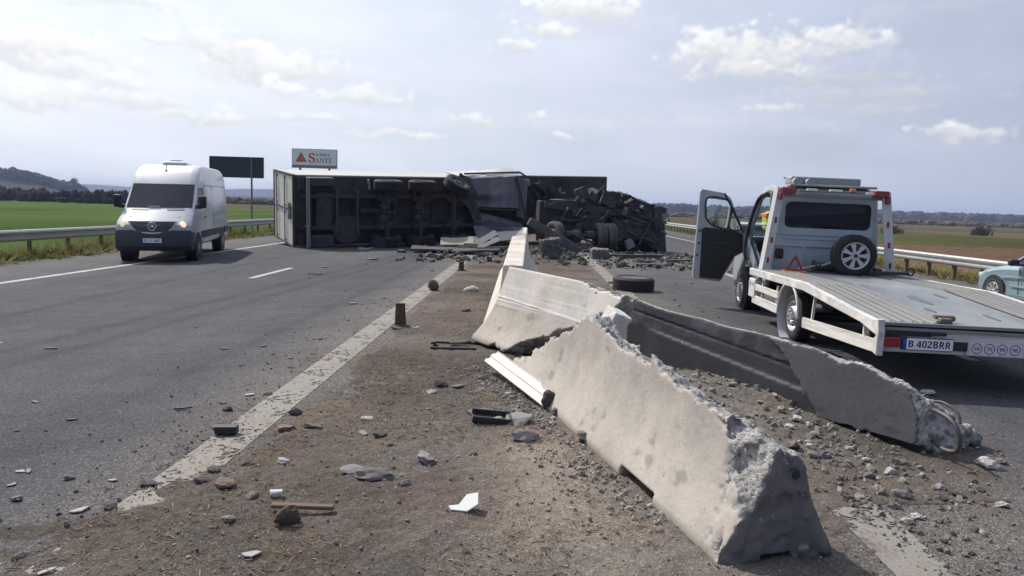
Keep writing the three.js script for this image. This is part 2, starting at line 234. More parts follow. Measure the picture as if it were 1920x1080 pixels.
// ---------------------------------------------------------------- ground, fields, far hills and woods
{
  const relief = (x, z) => { const d = Math.hypot(x, z); return -1.5 + step(500, 2600, d) * (6 + 10 * fbm(x * 0.0012, 3, z * 0.0012, 3)) - step(14, 19, Math.abs(x)) * 0 ; };
  const g = grid(150, 150, (u, v) => { const k = (t) => Math.sign(t) * Math.pow(Math.abs(t), 2.2) * 5200; const x = k(u * 2 - 1), z = k(v * 2 - 1), n = fbm(x * 0.006, 1, z * 0.004, 4), m = fbm(x * 0.03, 2, z * 0.012, 3), t = clamp(0.5 + n * 1.3); return [x, relief(x, z), z, lerp(0.10, 0.08, t) * (1 + 0.4 * m), lerp(0.088, 0.085, t) * (1 + 0.4 * m), lerp(0.058, 0.04, t) * (1 + 0.3 * m)]; });
  struct('ground', g, new THREE.MeshPhysicalMaterial({ specularIntensity: 0, vertexColors: true, roughness: 1, map: rep(T.field, 0.11) }));
  const field = (name, x0, x1, z0, z1, y, nu, nv, bump, col, f) => struct(name, grid(nu, nv, (u, v) => { const x = lerp(x0, x1, u), z = lerp(z0, z1, v), n = fbm(x * 0.05, y * 9, z * 0.03, 4), s = 1 + n * 0.5; const e = Math.min(u, 1 - u, v, 1 - v) === 0 ? 0.4 : 0; return [x, y - e + bump * fbm(x * 1.7, 7, z * 1.7, 2), z, col[0] * s, col[1] * s, col[2] * s]; }), new THREE.MeshPhysicalMaterial({ specularIntensity: 0, vertexColors: true, roughness: 1, map: rep(T.field, f) }));
  field('green_field', -420, -16.5, 20, -205, -1.36, 130, 90, 0.05, [0.082, 0.125, 0.042], 0.3);
  field('fallow_field', -700, -13, -206, -420, -1.30, 60, 40, 0.1, [0.10, 0.095, 0.055], 0.1);
  field('ploughed_field', 17.5, 260, -8, -84, -1.22, 420, 170, 0.34, [0.15, 0.092, 0.068], 0.5);
  field('grass_field', 17.5, 420, -84.5, -150, -1.30, 90, 40, 0.12, [0.088, 0.092, 0.040], 0.3);
  field('stubble_field', 17.5, 700, -150.5, -420, -1.28, 70, 60, 0.15, [0.105, 0.09, 0.062], 0.15);
  for (const s of [-1, 1]) {                                             // road shoulder edge, embankment
    const prof = [[12.6, -0.19], [13.3, -0.17], [14.2, -0.22], [15.2, -0.42], [17.6, -1.22], [19.5, -1.5]];
    struct('verge', grid(20, 300, (u, v) => { const k = u * 4.999, i = k | 0, f = k - i, x = lerp(prof[i][0], prof[i + 1][0], f), y = lerp(prof[i][1], prof[i + 1][1], f), z = lerp(12, -240, Math.pow(v, 1.6)), n = fbm(x * 1.3, 3, z * 1.3, 3), t = clamp(0.5 + n + (u - 0.3)); return [s * x, y + 0.05 * n * step(0.02, 0.2, u), z, lerp(0.15, 0.115, t), lerp(0.125, 0.135, t), lerp(0.075, 0.045, t)]; }), new THREE.MeshPhysicalMaterial({ specularIntensity: 0, vertexColors: true, roughness: 1, map: rep(T.field, 0.9), side: THREE.DoubleSide }));
  }
  // rough grass on the verges
  const bl = []; const R = rng(31);
  for (let k = 0; k < 9; k++) { const a = R() * 6.28, l = 0.5 + R() * 0.5, t = 0.15 + R() * 0.5, x = Math.cos(a) * 0.1, z = Math.sin(a) * 0.1, w = 0.035, g2 = new THREE.BufferGeometry(); g2.setAttribute('position', new THREE.Float32BufferAttribute([x - Math.sin(a) * w, 0, z + Math.cos(a) * w, x + Math.sin(a) * w, 0, z - Math.cos(a) * w, x + Math.cos(a) * t, l, z + Math.sin(a) * t], 3)); g2.computeVertexNormals(); bl.push(g2); }
  const tuft = join(bl), gm = new THREE.MeshPhysicalMaterial({ color: 0xffffff, specularIntensity: 0.2, roughness: 1, side: THREE.DoubleSide, transmission: 0.25, thickness: 0 });
  for (const s of [-1, 1]) {
    const ms = [], cs = [];
    for (let k = 0; k < 15000; k++) { const z = 6 - Math.pow(R(), 1.35) * 110, x = 13.05 + Math.pow(R(), 0.8) * 4.2; const y = x < 14.2 ? -0.19 : x < 15.2 ? lerp(-0.22, -0.42, x - 14.2) : lerp(-0.42, -1.22, (x - 15.2) / 2.4); const h = (0.1 + R() * 0.22) * (x < 13.6 ? 0.7 : 1) * (0.7 + 0.9 * clamp(0.5 + fbm(x * 0.7, s, z * 0.4, 3))); ms.push(mx(s * x, y - 0.02, z, 0, R() * 6.28, 0, 0.5 + R() * 0.6, h * 1.3, 0.5 + R() * 0.6)); const d = clamp(R() * 0.7 + fbm(x * 0.5, 8, z * 0.3, 3) + 0.25); cs.push(C(lerp(0.10, 0.27, d), lerp(0.15, 0.22, d), lerp(0.035, 0.10, d))); }
    stuff('verge_grass', (s < 0 ? 'rough half dry grass along the left' : 'yellow green grass under the right') + ' guardrail', 'grass', tuft, gm, ms, cs);
  }
  // far ridges
  const ridge = (z, x0, x1, top, col, deep) => struct('hill', grid(160, 14, (u, v) => { const x = lerp(x0, x1, u), e = step(0, 0.12, u) * step(0, 0.12, 1 - u); const h = top * e * (0.75 + 0.5 * fbm(x * 0.0016, z, 2, 4)); return [x, -2 + (h + 2) * Math.sin(Math.min(1, v * 1.6) * 1.57) + (v > 0.3 ? 2.5 * fbm(x * 0.03, 1, v * 9, 3) * e : 0), z - v * deep, ...col.map((c) => c * (1 + 0.6 * fbm(x * 0.01, v * 7, 2, 3)))]; }), new THREE.MeshPhysicalMaterial({ specularIntensity: 0, vertexColors: true, roughness: 1, side: THREE.DoubleSide }));
  ridge(-3300, -3600, 700, 52, [0.06, 0.065, 0.05], 900);
  ridge(-2700, 100, 4200, 42, [0.07, 0.065, 0.055], 900);
  struct('hill', grid(120, 30, (u, v) => { const z = lerp(-840, -1500, v), e = lerp(-60, 1100, u * u), x = z * 0.612 - e, h = step(-12, 90, e) * 17 * step(-840, -910, z) + 2 * fbm(x * 0.02, 1, z * 0.02, 3); return [x, -2.2 + h, z, 0.06, 0.055, 0.04]; }), new THREE.MeshPhysicalMaterial({ specularIntensity: 0, vertexColors: true, roughness: 1, side: THREE.DoubleSide }));
  // bare woods
  const lump = (seed, n) => { const g3 = new THREE.IcosahedronGeometry(1, 2); return warp(mergeVertices(g3.deleteAttribute('uv').deleteAttribute('normal')), (v) => { const k = 0.75 + 0.75 * fbm(v.x * 2.3 + seed, v.y * 2.3, v.z * 2.3, 3); v.multiplyScalar(k); v.y = v.y * 0.62 + 0.5; }); };
  const crown = lump(3), wm = new THREE.MeshPhysicalMaterial({ specularIntensity: 0, roughness: 1 }), wood = (name, label, n, f) => { const ms = [], cs = []; for (let k = 0; k < n; k++) { const [x, y, z, w, h, c] = f(R()); ms.push(mx(x, y, z, 0, R() * 6.28, 0, w, h, w)); cs.push(C(...c)); } stuff(name, label, 'wood', crown, wm, ms, cs); };
  const bare = (k) => { const s = 0.6 + R() * 0.7; return [0.062 * s * k, 0.052 * s * k, 0.048 * s * k]; };
  wood('distant_wood', 'dark leafless wood covering the hill at the far left', 1900, (t) => { const z = -900 - R() * 260, e = Math.pow(R(), 1.1) * 700, x = z * 0.612 - e, up = step(-12, 90, e) * 18; return [x, up - 2 + R() * 1.5, z, 5 + R() * 4, 7 + R() * 6, bare(1)]; });
  wood('distant_wood', 'long blue grey wood along the horizon on the right', 2200, (t) => { const x = 150 + R() * 1500; return [x, -2, -1150 - R() * 160 + x * 0.12, 6 + R() * 5, 10 + R() * 7 + 3 * fbm(x * 0.01, 1, 1, 2), bare(0.9)]; });
  wood('hedgerow', 'brown leafless hedgerow at the far edge of the green field', 1900, (t) => { const x = -118 - R() * 330; return [x, -1.6, -207 - R() * 26, 0.7 + R() * 1.1, 1.2 + R() * 2.6 + 1.6 * fbm(x * 0.05, 1, 1, 2), [0.058 * (0.5 + R() * 0.7), 0.048 * (0.5 + R() * 0.7), 0.043]]; });
  wood('scrub', 'brown scrub behind the dark road sign beyond the fallow field', 500, (t) => { const x = -190 + R() * 150; return [x, -1.6, -330 - R() * 60, 1.5 + R() * 2, 1.2 + R() * 2.2, [0.10 * (0.6 + R() * 0.6), 0.07, 0.058]]; });
  wood('scrub', 'low brown scrub on the far right fields behind the wrecked truck', 700, (t) => { const x = 60 + R() * 420; return [x, -1.6, -430 - R() * 200, 1.5 + R() * 2.5, 1 + R() * 2.4, [0.12 * (0.6 + R() * 0.6), 0.09, 0.06]]; });
}
{ // single bare bushes on the right-hand fields
  const R = rng(61);
  const bush = (seed) => { const Q = rng(seed), g = []; for (let k = 0; k < 620; k++) { const a = Q() * 6.28, e = Math.acos(Q() * 1.1 - 0.1), r = Math.pow(Q(), 0.55), k2 = 0.7 + 0.6 * fbm(a * 1.5 + seed, e * 2, 1, 2); const x = Math.sin(e) * Math.cos(a) * r * k2, y = 0.15 + Math.cos(e) * r * k2 * 0.95, z = Math.sin(e) * Math.sin(a) * r * k2, w = 0.035, l = 0.1 + Q() * 0.22; const t = Q() * 6.28; const b = new THREE.BufferGeometry(); b.setAttribute('position', new THREE.Float32BufferAttribute([x - w * Math.cos(t), y, z - w * Math.sin(t), x + w * Math.cos(t), y, z + w * Math.sin(t), x * 1.1 + (Q() - 0.5) * 0.1, y + l, z * 1.1 + (Q() - 0.5) * 0.1], 3)); b.computeVertexNormals(); g.push(b); } return join(g); };
  const crowns = [bush(1), bush(2), bush(3)], bm = std(0.095, 0.07, 0.052, 1, 0, { side: THREE.DoubleSide }), tw = join([0, 1, 2, 3, 4].map((k) => rod([0, -0.2, 0], [Math.cos(k * 1.3) * 0.4, 0.5, Math.sin(k * 1.3) * 0.4], 0.03, 5)));
  const spots = [[70, -148, 2.4, 'tall brown bush nearest the tow truck post on the right field'], [93, -158, 2.6, 'dark round bush left of the pale field strip on the right'], [99, -141, 1.2, 'small dark bush low in the right field beyond the grass strip'], [113, -143, 0.9, 'smallest dark shrub in the middle of the right field'], [131, -141, 1.5, 'squat bush right of centre on the right field'], [144, -142, 1.4, 'low bush beside the right edge of the picture, left one'], [152, -152, 1.3, 'small bush beyond the parked blue car, higher one'], [158, -143, 1.1, 'small bush beyond the parked blue car, lower one'], [88, -230, 2.2, 'far dark shrub under the blue wood, left of the pale strip'], [103, -235, 2, 'far flat shrub under the blue wood near the middle'], [40, -170, 2.3, 'brown bush seen between the wrecked truck and the open door'], [52, -160, 2.2, 'brown bush behind the glass of the open truck door']];
  spots.forEach(([x, z, s, label], k) => { const t = thing('bush', label, 'bush', [x, -1.55, z], R() * 6, 'bushes on the right-hand fields'); t.scale.set(s * 1.1, s, s * 1.1); part('foliage', crowns[k % 3], bm, t); part('stem', tw, M.post, t); });
  const trees = [[-562, 13, -905, 8, 'lone bare tree at the right end of the wooded hill'], [-546, 5, -900, 6.5, 'smaller bare tree low on the end of the wooded hill']];
  trees.forEach(([x, y, z, s, label], k) => { const t = thing('bare_tree', label, 'tree', [x, y - 3, z], k, 'trees at the end of the wooded hill'); t.scale.setScalar(s); const c = part('crown', crowns[k], bm, t); c.position.y = 0.15; c.scale.set(0.8, 1.05, 0.8); part('trunk', rod([0, -0.6, 0], [0, 0.9, 0], 0.05, 7), M.post, t); });
}
// ---------------------------------------------------------------- carriageways, markings, median
{
  for (const s of [-1, 1]) {
    struct('carriageway', grid(170, 360, (u, v) => {
      const a = u * 13.2, x = s * a, z = 6 - 300 * Math.pow(v, 2), lane = 0.5 + 0.5 * Math.cos((a - 2.1) / 3.95 * 6.283 * 2), n = fbm(x * 0.5, 3, z * 0.12, 3), sh = step(10.1, 10.6, a) * 0.5;
      const dust = clamp(step(3.6, 2.0, a) * (0.7 + 0.7 * n) + step(9.7, 13, a) * 0.55 + (s > 0 ? step(-2.5, -5, z) * step(-9.5, -7, z) * step(4.6, 2.6, a) * 0.8 : 0) + (s > 0 ? step(-8, -14, z) * step(-45, -30, z) * step(10.5, 8, a) * 0.5 * (0.8 + n) : 0) + step(-17, -26, z) * step(-34, -29, z) * (a < 7 ? 0.75 : 0.3) * (0.6 + n)), sk = s < 0 && z > -27 ? [[4.5, 0.075], [5.05, 0.085], [3.1, 0.02], [7.4, -0.03]].reduce((q, [a0, k]) => q + Math.exp(-(((a - a0 - k * (z + 14) - 0.004 * (z + 14) ** 2 * k * 4) / 0.11) ** 2)), 0) : 0, pt = 0.16 * step(0.04, 0.07, n) * step(5.9, 6.0, a) * step(9.6, 9.5, a), g = (0.131 + 0.014 * lane + 0.035 * n) * (1 + sh * 0.25) * (1 - 0.30 * Math.min(1, sk) * step(-2, -9, z)) * (1 - pt);
      return [x, gy(a), z, lerp(g * 0.97, 0.285, dust * 0.8), lerp(g, 0.252, dust * 0.8), lerp(g * 1.12, 0.218, dust * 0.8)];
    }), M.asphalt);
  }
  const N = 512, a = tile(N, 24, 5, 71), b = tile(N, 4, 4, 72);
  const c = tile(N, 70, 3, 73), mark = (cut, r, g, bl, dirt) => new THREE.MeshStandardMaterial({ map: tex(N, (i) => { const w = a[i] * 0.5 + b[i] * 0.4 + c[i] * 0.25, s = 0.75 + 0.4 * (b[i] - 0.5) + 0.25 * (c[i] - 0.5), m = clamp((0.62 * b[i] + 0.55 * c[i] - 0.5) * 3.2) * dirt; return [lerp(r * s, 0.115, m), lerp(g * s, 0.1, m), lerp(bl * s, 0.088, m), w > cut ? 1 : 0]; }), roughness: 0.85, alphaTest: 0.5 });
  const clear = mark(0.38, 0.52, 0.52, 0.50, 0.25), worn = mark(0.45, 0.34, 0.31, 0.27, 0.95);
  const strip = (name, x, w, z0, z1, m) => struct(name, grid(3, Math.max(2, Math.ceil((z0 - z1) / 2)), (u, v) => { const X = x + (u - 0.5) * w; return [X, gy(X) + 0.004, lerp(z0, z1, v)]; }), m);
  strip('edge_line', -10.2, 0.2, 6, -260, clear); strip('edge_line', 9.75, 0.2, 6, -260, clear);
  for (let z = 4.95; z > -200; z -= 10.42) { strip('lane_line', -6.05, 0.15, z, z - 2.75, clear); strip('lane_line', 5.55, 0.15, z + 6.6, z + 3.8, clear); }
  strip('edge_line', -2.03, 0.31, 6, -60, worn); strip('edge_line', 1.92, 0.31, 6, -60, worn);
  // the dirt of the median, spilling over the markings
  const dist = (x, z) => {
    const w = 0.16 * fbm(x * 1.2, 4, z * 1.2, 4) + 0.05 * fbm(x * 9, 4, z * 9, 2);
    const xl = -1.86 - 2.9 * step(-3.75, -2.9, z) - 0.2 * step(-4.6, -3.7, z), xr = 1.74 + 1.5 * step(-4.1, -4.5, z) * step(-9, -5.5, z) - 0.1 * step(-4, -3.4, z);
    return Math.min(x - xl, xr - x) + w * (1 + 2 * step(-5, -3.5, z)) + 0.03;
  };
  const look = (x, z) => { const n = fbm(x * 0.9, 2, z * 0.9, 4), tan = step(0.75, 0.1, Math.hypot((x - 0.35 - (z + 4) * 0.12) * 1.2, (z + 4.3) * 0.42)) * 0.9, s = 1 + 0.5 * n, d = step(-11, -16, z) * 0.25, rb = step(1.3, 0.3, Math.hypot((x - 1.7) * 1.1, (z + 6.4) * 0.6)) * 0.5; return [(0.205 + 0.12 * tan + d * 0.05 + rb * 0.13) * s, (0.184 + 0.10 * tan + d * 0.035 + rb * 0.14) * s, (0.166 + 0.08 * tan + d * 0.03 + rb * 0.14) * s]; };
  const y0 = (x, z, fine) => { const d = dist(x, z), k = step(-0.02, 0.2, d); return gy(x) + lerp(-0.03, 0.012, k) + k * (0.03 * fbm(x * 1.3, 6, z * 1.3, 3) + (fine ? 0.016 * fbm(x * 9, 5, z * 9, 3) + 0.010 * fbm(x * 31, 8, z * 31, 2) : 0)) + step(1.4, 0, Math.hypot((x - 1.75) * 1.1, (z + 6.6) * 0.62)) * 0.11 * (1 + 0.6 * fbm(x * 5, 1, z * 5, 3)); };
  struct('median_dirt', grid(330, 610, (u, v) => { const x = lerp(-5, 4.2, u), z = lerp(3, -14, v); return [x, y0(x, z, true), z, ...look(x, z)]; }), M.dirt);
  struct('median_dirt', grid(60, 260, (u, v) => { const x = lerp(-2.7, 2.7, u), z = lerp(-14, -62, v); return [x, y0(x, z, false), z, ...look(x, z)]; }), M.dirt);
  dirtTop = (x, z) => Math.max(gy(x) + 0.002, y0(x, z, true));
}
// ---------------------------------------------------------------- guardrails, signs
{
  const W = [[0.02, -0.155], [0.045, -0.15], [0.085, -0.105], [0.085, -0.06], [0.03, -0.025], [0.03, 0.025], [0.085, 0.06], [0.085, 0.105], [0.045, 0.15], [0.02, 0.155]];
  const prof = [...W, ...W.slice().reverse().map(([x, y]) => [x - 0.006, y])];
  const beam = slab(prof, 3.98), post = join([box(0.1, 1.2, 0.055, 0, 0, 0.03, 0.006), box(0.012, 1.2, 0.1, -0.05, 0, 0, 0)]), block = join([box(0.1, 0.14, 0.09, 0, 0, 0, 0.01), cyl(0.014, 0.03, 0.06, 0, 0, 'x', 8)]);
  const rail = (side, x, z0, z1, gap, label) => {
    const t = thing('guardrail', label, 'guardrail', [side * x, 0, 0]);
    const sx = -side;
    for (let z = z0; z > z1; z -= 4) { const b = part('rail', beam, M.zinc, t); b.scale.x = sx; b.position.set(0, 0.44, z - 4 + 0.01); }
    for (let z = z0 - 0.6; z > z1; z -= gap) { const p = part('post', post, M.post, t); p.position.set(-0.09 * sx, -0.05, z); const b = part('spacer', block, M.zinc, p); b.position.set(0.06 * sx, 0.49, 0); b.scale.x = sx; }
  };
  rail(-1, 14.0, 8, -124, 1.75, 'galvanised guardrail along the left shoulder behind the white van');
  rail(1, 13.1, 4, -136, 1.5, 'galvanised guardrail along the right shoulder beyond the tow truck');
}
{
  const t = thing('road_sign', 'large dark road sign on one thin post left of the overturned trailer', 'road sign', [-24.75, -1.3, -62]);
  part('panel', box(4.55, 1.72, 0.06, 0.05, 5.45, 0, 0.02), std(0.022, 0.034, 0.045, 0.6), t);
  part('frame', [box(4.55, 0.05, 0.05, 0.05, 6.28, 0.05), box(4.55, 0.05, 0.05, 0.05, 4.62, 0.05), box(0.05, 1.6, 0.05, -2.2, 5.45, 0.05), box(0.05, 1.6, 0.05, 2.3, 5.45, 0.05)], std(0.05, 0.07, 0.075, 0.6), t);
  part('post', box(0.13, 6.3, 0.1, 1.33, 3.15, 0.09, 0.01), std(0.16, 0.18, 0.18, 0.6, 0.3), t);
}
{
  const t = thing('billboard', 'pale roadside billboard with an orange triangle above the overturned trailer', 'billboard', [-27.0, -1.4, -92]);
  const face = print(512, 208, (c, w, h) => {
    c.fillStyle = '#eceeef'; c.fillRect(0, 0, w, h); c.fillStyle = '#8b7f7a'; c.fillRect(0, h - 26, w, 26);
    c.fillStyle = '#c8632f'; c.beginPath(); c.moveTo(104, 34); c.lineTo(170, 148); c.lineTo(38, 148); c.fill();
    c.fillStyle = '#d9855a'; c.beginPath(); c.arc(118, 112, 16, 0, 7); c.fill();
    c.fillStyle = '#c4562c'; c.font = 'bold 150px serif'; c.fillText('S', 184, 152);
    c.fillStyle = '#8f6d72'; c.font = 'bold 76px serif'; c.fillText('ANTE', 266, 152, 196);
    c.fillStyle = '#1f5a55'; c.font = 'bold 40px sans-serif'; c.fillText('CLINICA', 272, 76, 188);
  });
  part('panel', put(new THREE.PlaneGeometry(5.5, 2.2), 0, 8.1, 0.14), new THREE.MeshStandardMaterial({ map: face, roughness: 0.7 }), t);
  part('frame', [box(5.6, 2.3, 0.2, 0, 8.1, 0, 0.02), box(5.6, 0.08, 0.3, 0, 6.95, 0.1)], std(0.3, 0.31, 0.32, 0.6), t);
  for (const x of [-1.8, 1.8]) part('post', box(0.22, 7, 0.22, x, 3.5, -0.1, 0.02), M.post, t);
}
{ // short stub posts on the edge of the median and their bases
  const post = (x, z, s, lean, label) => { const t = thing('delineator_post', label, 'post', [x, 0.0, z], 0.1); part('post', warp(box(0.13 * s, 0.33 * s, 0.06 * s, 0, 0.165 * s, 0, 0.012), (v) => { const k = 1.22 - 0.75 * v.y; v.x *= k; }), std(0.10, 0.062, 0.042, 0.85, 0, { map: rep(T.grime, 2) }), t); part('base', box(0.24 * s, 0.035, 0.2 * s, 0.01, 0.012, 0, 0.012), std(0.07, 0.062, 0.055, 0.95), t); t.rotation.z = lean; return t; };
  post(-1.74, -9.95, 0.98, 0.02, 'brown stub post standing on the white edge of the median, nearer one');
  post(-1.78, -18.9, 0.92, -0.03, 'brown stub post on the white line close to the wreck, farther one');
  part('band', box(0.14, 0.045, 0.066, 0, 0.24, 0.0), std(0.26, 0.2, 0.1, 0.7), scene.getObjectByName('delineator_post_001'));
  single('broken_post_stub', put(warp(new THREE.IcosahedronGeometry(0.11, 2), (v) => v.multiplyScalar(1 + 0.4 * fbm(v.x * 9, v.y * 9, v.z * 9, 2))), -1.88, 0.09, -14.35), std(0.08, 0.06, 0.045, 0.9), 'broken brown post stub on the white line between the two posts', 'post');
}
// ---------------------------------------------------------------- broken concrete safety barriers
{
  const half = (h) => 0.095 + 0.217 * Math.exp(-Math.pow(Math.max(0, h - 0.05) / 0.30, 1.2));
  const flank = (z, h) => (Math.abs(z) - half(h)) * 0.9;
  const G3 = 'broken concrete barrier sections';
  const chunk = (x, y, z, f) => {                                        // angular facets: each nearest cell is a tilted plane of its own
    x *= f; y *= f; z *= f; const ix = Math.floor(x), iy = Math.floor(y), iz = Math.floor(z); let best = 9, v = 0;
    for (let k = -1; k < 2; k++) for (let j = -1; j < 2; j++) for (let i = -1; i < 2; i++) { const a = ix + i, b = iy + j, c = iz + k, dx = x - a - h3(a, b, c), dy = y - b - h3(a + 71, b, c), dz = z - c - h3(a, b + 37, c), d = dx * dx + dy * dy + dz * dz; if (d < best) { best = d; v = (h3(a, b, c + 19) - 0.5) * 0.9 + dx * (h3(a + 3, b, c) - 0.5) * 1.5 + dy * (h3(a, b + 5, c) - 0.5) * 1.5 + dz * (h3(a, b, c + 7) - 0.5) * 1.5; } }
    return v;
  };
  const rough = (x, y, z, a = 1) => a * (0.045 * fbm(x * 4.1, y * 4.1, z * 4.1, 3) + 0.026 * chunk(x, y, z, 9) + 0.012 * chunk(x, y, z, 24) + 0.008 * fbm(x * 26, y * 26, z * 26, 2));
  const near = (b, x, y, z, a = 1) => (b > 0.14 || b < -0.14 ? b : b + rough(x, y, z, a));
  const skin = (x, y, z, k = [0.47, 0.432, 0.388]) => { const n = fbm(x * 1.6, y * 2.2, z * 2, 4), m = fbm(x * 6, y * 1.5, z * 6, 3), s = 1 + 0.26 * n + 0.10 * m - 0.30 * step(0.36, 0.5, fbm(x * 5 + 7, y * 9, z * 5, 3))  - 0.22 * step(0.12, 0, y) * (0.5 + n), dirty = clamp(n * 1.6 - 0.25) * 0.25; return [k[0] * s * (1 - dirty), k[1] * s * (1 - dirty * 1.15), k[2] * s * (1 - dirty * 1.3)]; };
  const core = (x, y, z) => { const n = fbm(x * 38, y * 38, z * 38, 2), m = fbm(x * 7, y * 7, z * 7, 3), s = 0.50 + 0.10 * n + 0.30 * m; return [clamp(s, 0.22, 1), clamp(s * 0.975, 0.22, 1), clamp(s * 0.94, 0.22, 1)]; };
  const broken = (f, cuts) => {                                          // smooth body f, list of cuts; memo of which one is the surface
    const field = (x, y, z) => { let a = f(x, y, z); for (const c of cuts) { const b = c(x, y, z, a); if (b > a) a = b; } return a; };
    return field;
  };
  const mesh = (name, label, lo, hi, cell, f, cuts, k, parent, extra) => {
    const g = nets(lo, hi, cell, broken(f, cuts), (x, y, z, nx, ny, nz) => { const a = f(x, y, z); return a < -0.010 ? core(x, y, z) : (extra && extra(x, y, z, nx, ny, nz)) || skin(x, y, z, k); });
    const [skinG, coreG] = split(g, f), m = part(name, skinG, M.concrete, parent, label); if (coreG) part('broken_face', coreG, M.broken, parent); return m;
  };
  const split = (g, f) => {                                             // cast faces and broken faces are two parts
    const P = g.attributes.position, I = g.index.array, a = [], b = [], deep = new Uint8Array(P.count); for (let i = 0; i < P.count; i++) deep[i] = f(P.getX(i), P.getY(i), P.getZ(i)) < -0.010 ? 1 : 0;
    for (let i = 0; i < I.length; i += 3) (deep[I[i]] + deep[I[i + 1]] + deep[I[i + 2]] > 1 ? b : a).push(I[i], I[i + 1], I[i + 2]);
    const one = (l) => { const q = g.clone(); q.setIndex(l); return q.toNonIndexed(); }; return [one(a), b.length ? one(b) : null];
  };
  const plane = (p, q, r, out) => { const a = V(...q).sub(V(...p)).cross(V(...r).sub(V(...p))).normalize(); let d = -a.dot(V(...p)); if (a.dot(V(...out)) + d < 0) { a.negate(); d = -d; } return (x, y, z) => a.x * x + a.y * y + a.z * z + d; };
  const lin = (t, x) => { for (let i = 1; i < t.length; i++) if (x <= t[i][0]) return lerp(t[i - 1][1], t[i][1], clamp((x - t[i - 1][0]) / (t[i][0] - t[i - 1][0]))); return t[t.length - 1][1]; };

  { // nearest section, running from the camera's feet to the gap
    const t = thing('concrete_barrier', 'nearest pale concrete barrier with its end facing the camera and its corner broken off', 'barrier', [1.24, 0.0, -3.46], 106 * RAD, G3);
    const spall = plane([0.0, 0, -0.29], [0.44, 0.62, -0.12], [0, 0.585, 0.0], [-0.3, 0.7, -0.6]);
    const top = [[-0.1, 0.6], [0.3, 0.62], [0.8, 0.66], [1.3, 0.72], [1.8, 0.73], [2.3, 0.83], [2.6, 0.88], [5, 0.9]];
    const f = (x, y, z) => Math.max(flank(z, y), -y, y - 0.86, -x + 0.02 + 0.03 * fbm(x * 3, y * 5, z * 5, 3) + (x < 0.2 ? 0.022 * chunk(x, y, z, 11) + 0.25 * Math.max(0, Math.abs(z) - half(y) + 0.05) : 0), x - 4.5);
    const cuts = [
      (x, y, z, a) => (a > 0.2 || x > 1.4 ? -1 : near(spall(x, y, z) * 0.9 + 0.012 * Math.exp(-(((y - 0.45) / 0.2) ** 2)) * step(0.85, 0.2, x), x, y, z, 1.1)),
      (x, y, z, a) => (a > 0.2 || x > 2.75 ? -1 : near(y - lin(top, x) + 0.55 * Math.max(0, z + 0.085) * step(2.7, 2.2, x), x, y, z, 1.5)),
      (x, y, z, a) => (a > 0.2 || x < 2 ? -1 : near((y - (4.40 - x) * 0.435 - 0.07 * fbm(x * 3, 1, z * 3, 2)) * 0.9, x, y, z, 1.4)),
      (x, y, z) => Math.min(0.07 - y, z > -0.12 ? -1 : 1, x - 0.76, 1.24 - x),            // lifting slot in the foot
      (x, y, z) => Math.min(0.045 - y, 0.1 - Math.abs(z), 1), (x, y, z) => 0.026 - Math.hypot(x * 0.5, y - 0.44, z - 0.06),
    ];
    mesh('body', null, [-0.06, -0.03, -0.36], [4.56, 0.94, 0.36], 0.0135, f, cuts, undefined, t, (x, y, z, nx) => (nx < -0.45 && x < 0.12 ? skin(x, y, z, [0.17, 0.16, 0.155]) : null));  // end turned from the sun coloured darker, shade put into the colour
    part('joint_hole', put(new THREE.CircleGeometry(0.024, 12), 0.004, 0.44, 0.06, 0, -Math.PI / 2), M.black, t);
  }
  { // upright section beyond it, leaning back
    const t = thing('concrete_barrier', 'bright leaning barrier section with long horizontal scrapes, cracked along its foot', 'barrier', [-0.43, -0.03, -8.98], -56.6 * RAD, G3);
    t.rotation.x = -17 * RAD; t.rotation.z = -1.2 * RAD;
    const rail = (y, x) => 0.012 * step(0.012, 0, Math.abs(y - 0.60 + 0.02 * x)) * step(1.7, 1.2, x) + 0.01 * step(0.01, 0, Math.abs(y - 0.50 + 0.015 * x)) * step(0.8, 0.5, x) + 0.008 * step(0.01, 0, Math.abs(y - 0.56)) * step(1.9, 1.5, x);
    const f = (x, y, z) => Math.max((Math.abs(z) - half(y) - (z > 0 ? rail(y, x) : 0)) * 0.9, -y, y - 0.985, -x - 0.03, x - 2.3);
    const cuts = [
      (x, y, z, a) => (a > 0.2 || x < 0.3 ? -1 : near((((x - 0.62) * 0.52 + 0.05 * fbm(x * 4, 2, 3, 3)) - y) * 0.85, x, y, z, 1)),
      (x, y, z, a) => (a > 0.2 || x < 1.6 ? -1 : near((x - 2.12 + 0.25 * (0.9 - y)) * 0.9, x, y, z, 1.6)),
      (x, y, z, a) => (a > 0.2 || x < 1.4 ? -1 : near(y - 0.965 + 0.06 * step(1.5, 2, x), x, y, z, 1.2)),
      (x, y, z, a) => (a > 0.2 || y > 0.2 ? -1 : near((0.09 - Math.abs(x - 0.5) * 0.5 - y) * 0.8, x, y, z, 0.8)),
    ];
    mesh('body', null, [-0.08, -0.04, -0.36], [2.36, 1.02, 0.36], 0.0125, f, cuts, [0.66, 0.625, 0.57], t, (x, y, z) => { if (z < 0) return null; const sc = step(0.35, 0, Math.abs(y - 0.68 - 0.03 * x)) * clamp(fbm(x * 0.8, y * 38, 4, 3) * 2.2) * step(2.1, 1.6, x), s = skin(x, y, z, y < 0.55 ? [0.50, 0.45, 0.39] : [0.64, 0.60, 0.54]), ed = step(0.02, 0.0, Math.abs(y - 0.6 + 0.02 * x)) * 0.5; return s.map((c) => lerp(c, 0.74, clamp(sc * 0.8 + ed))); });
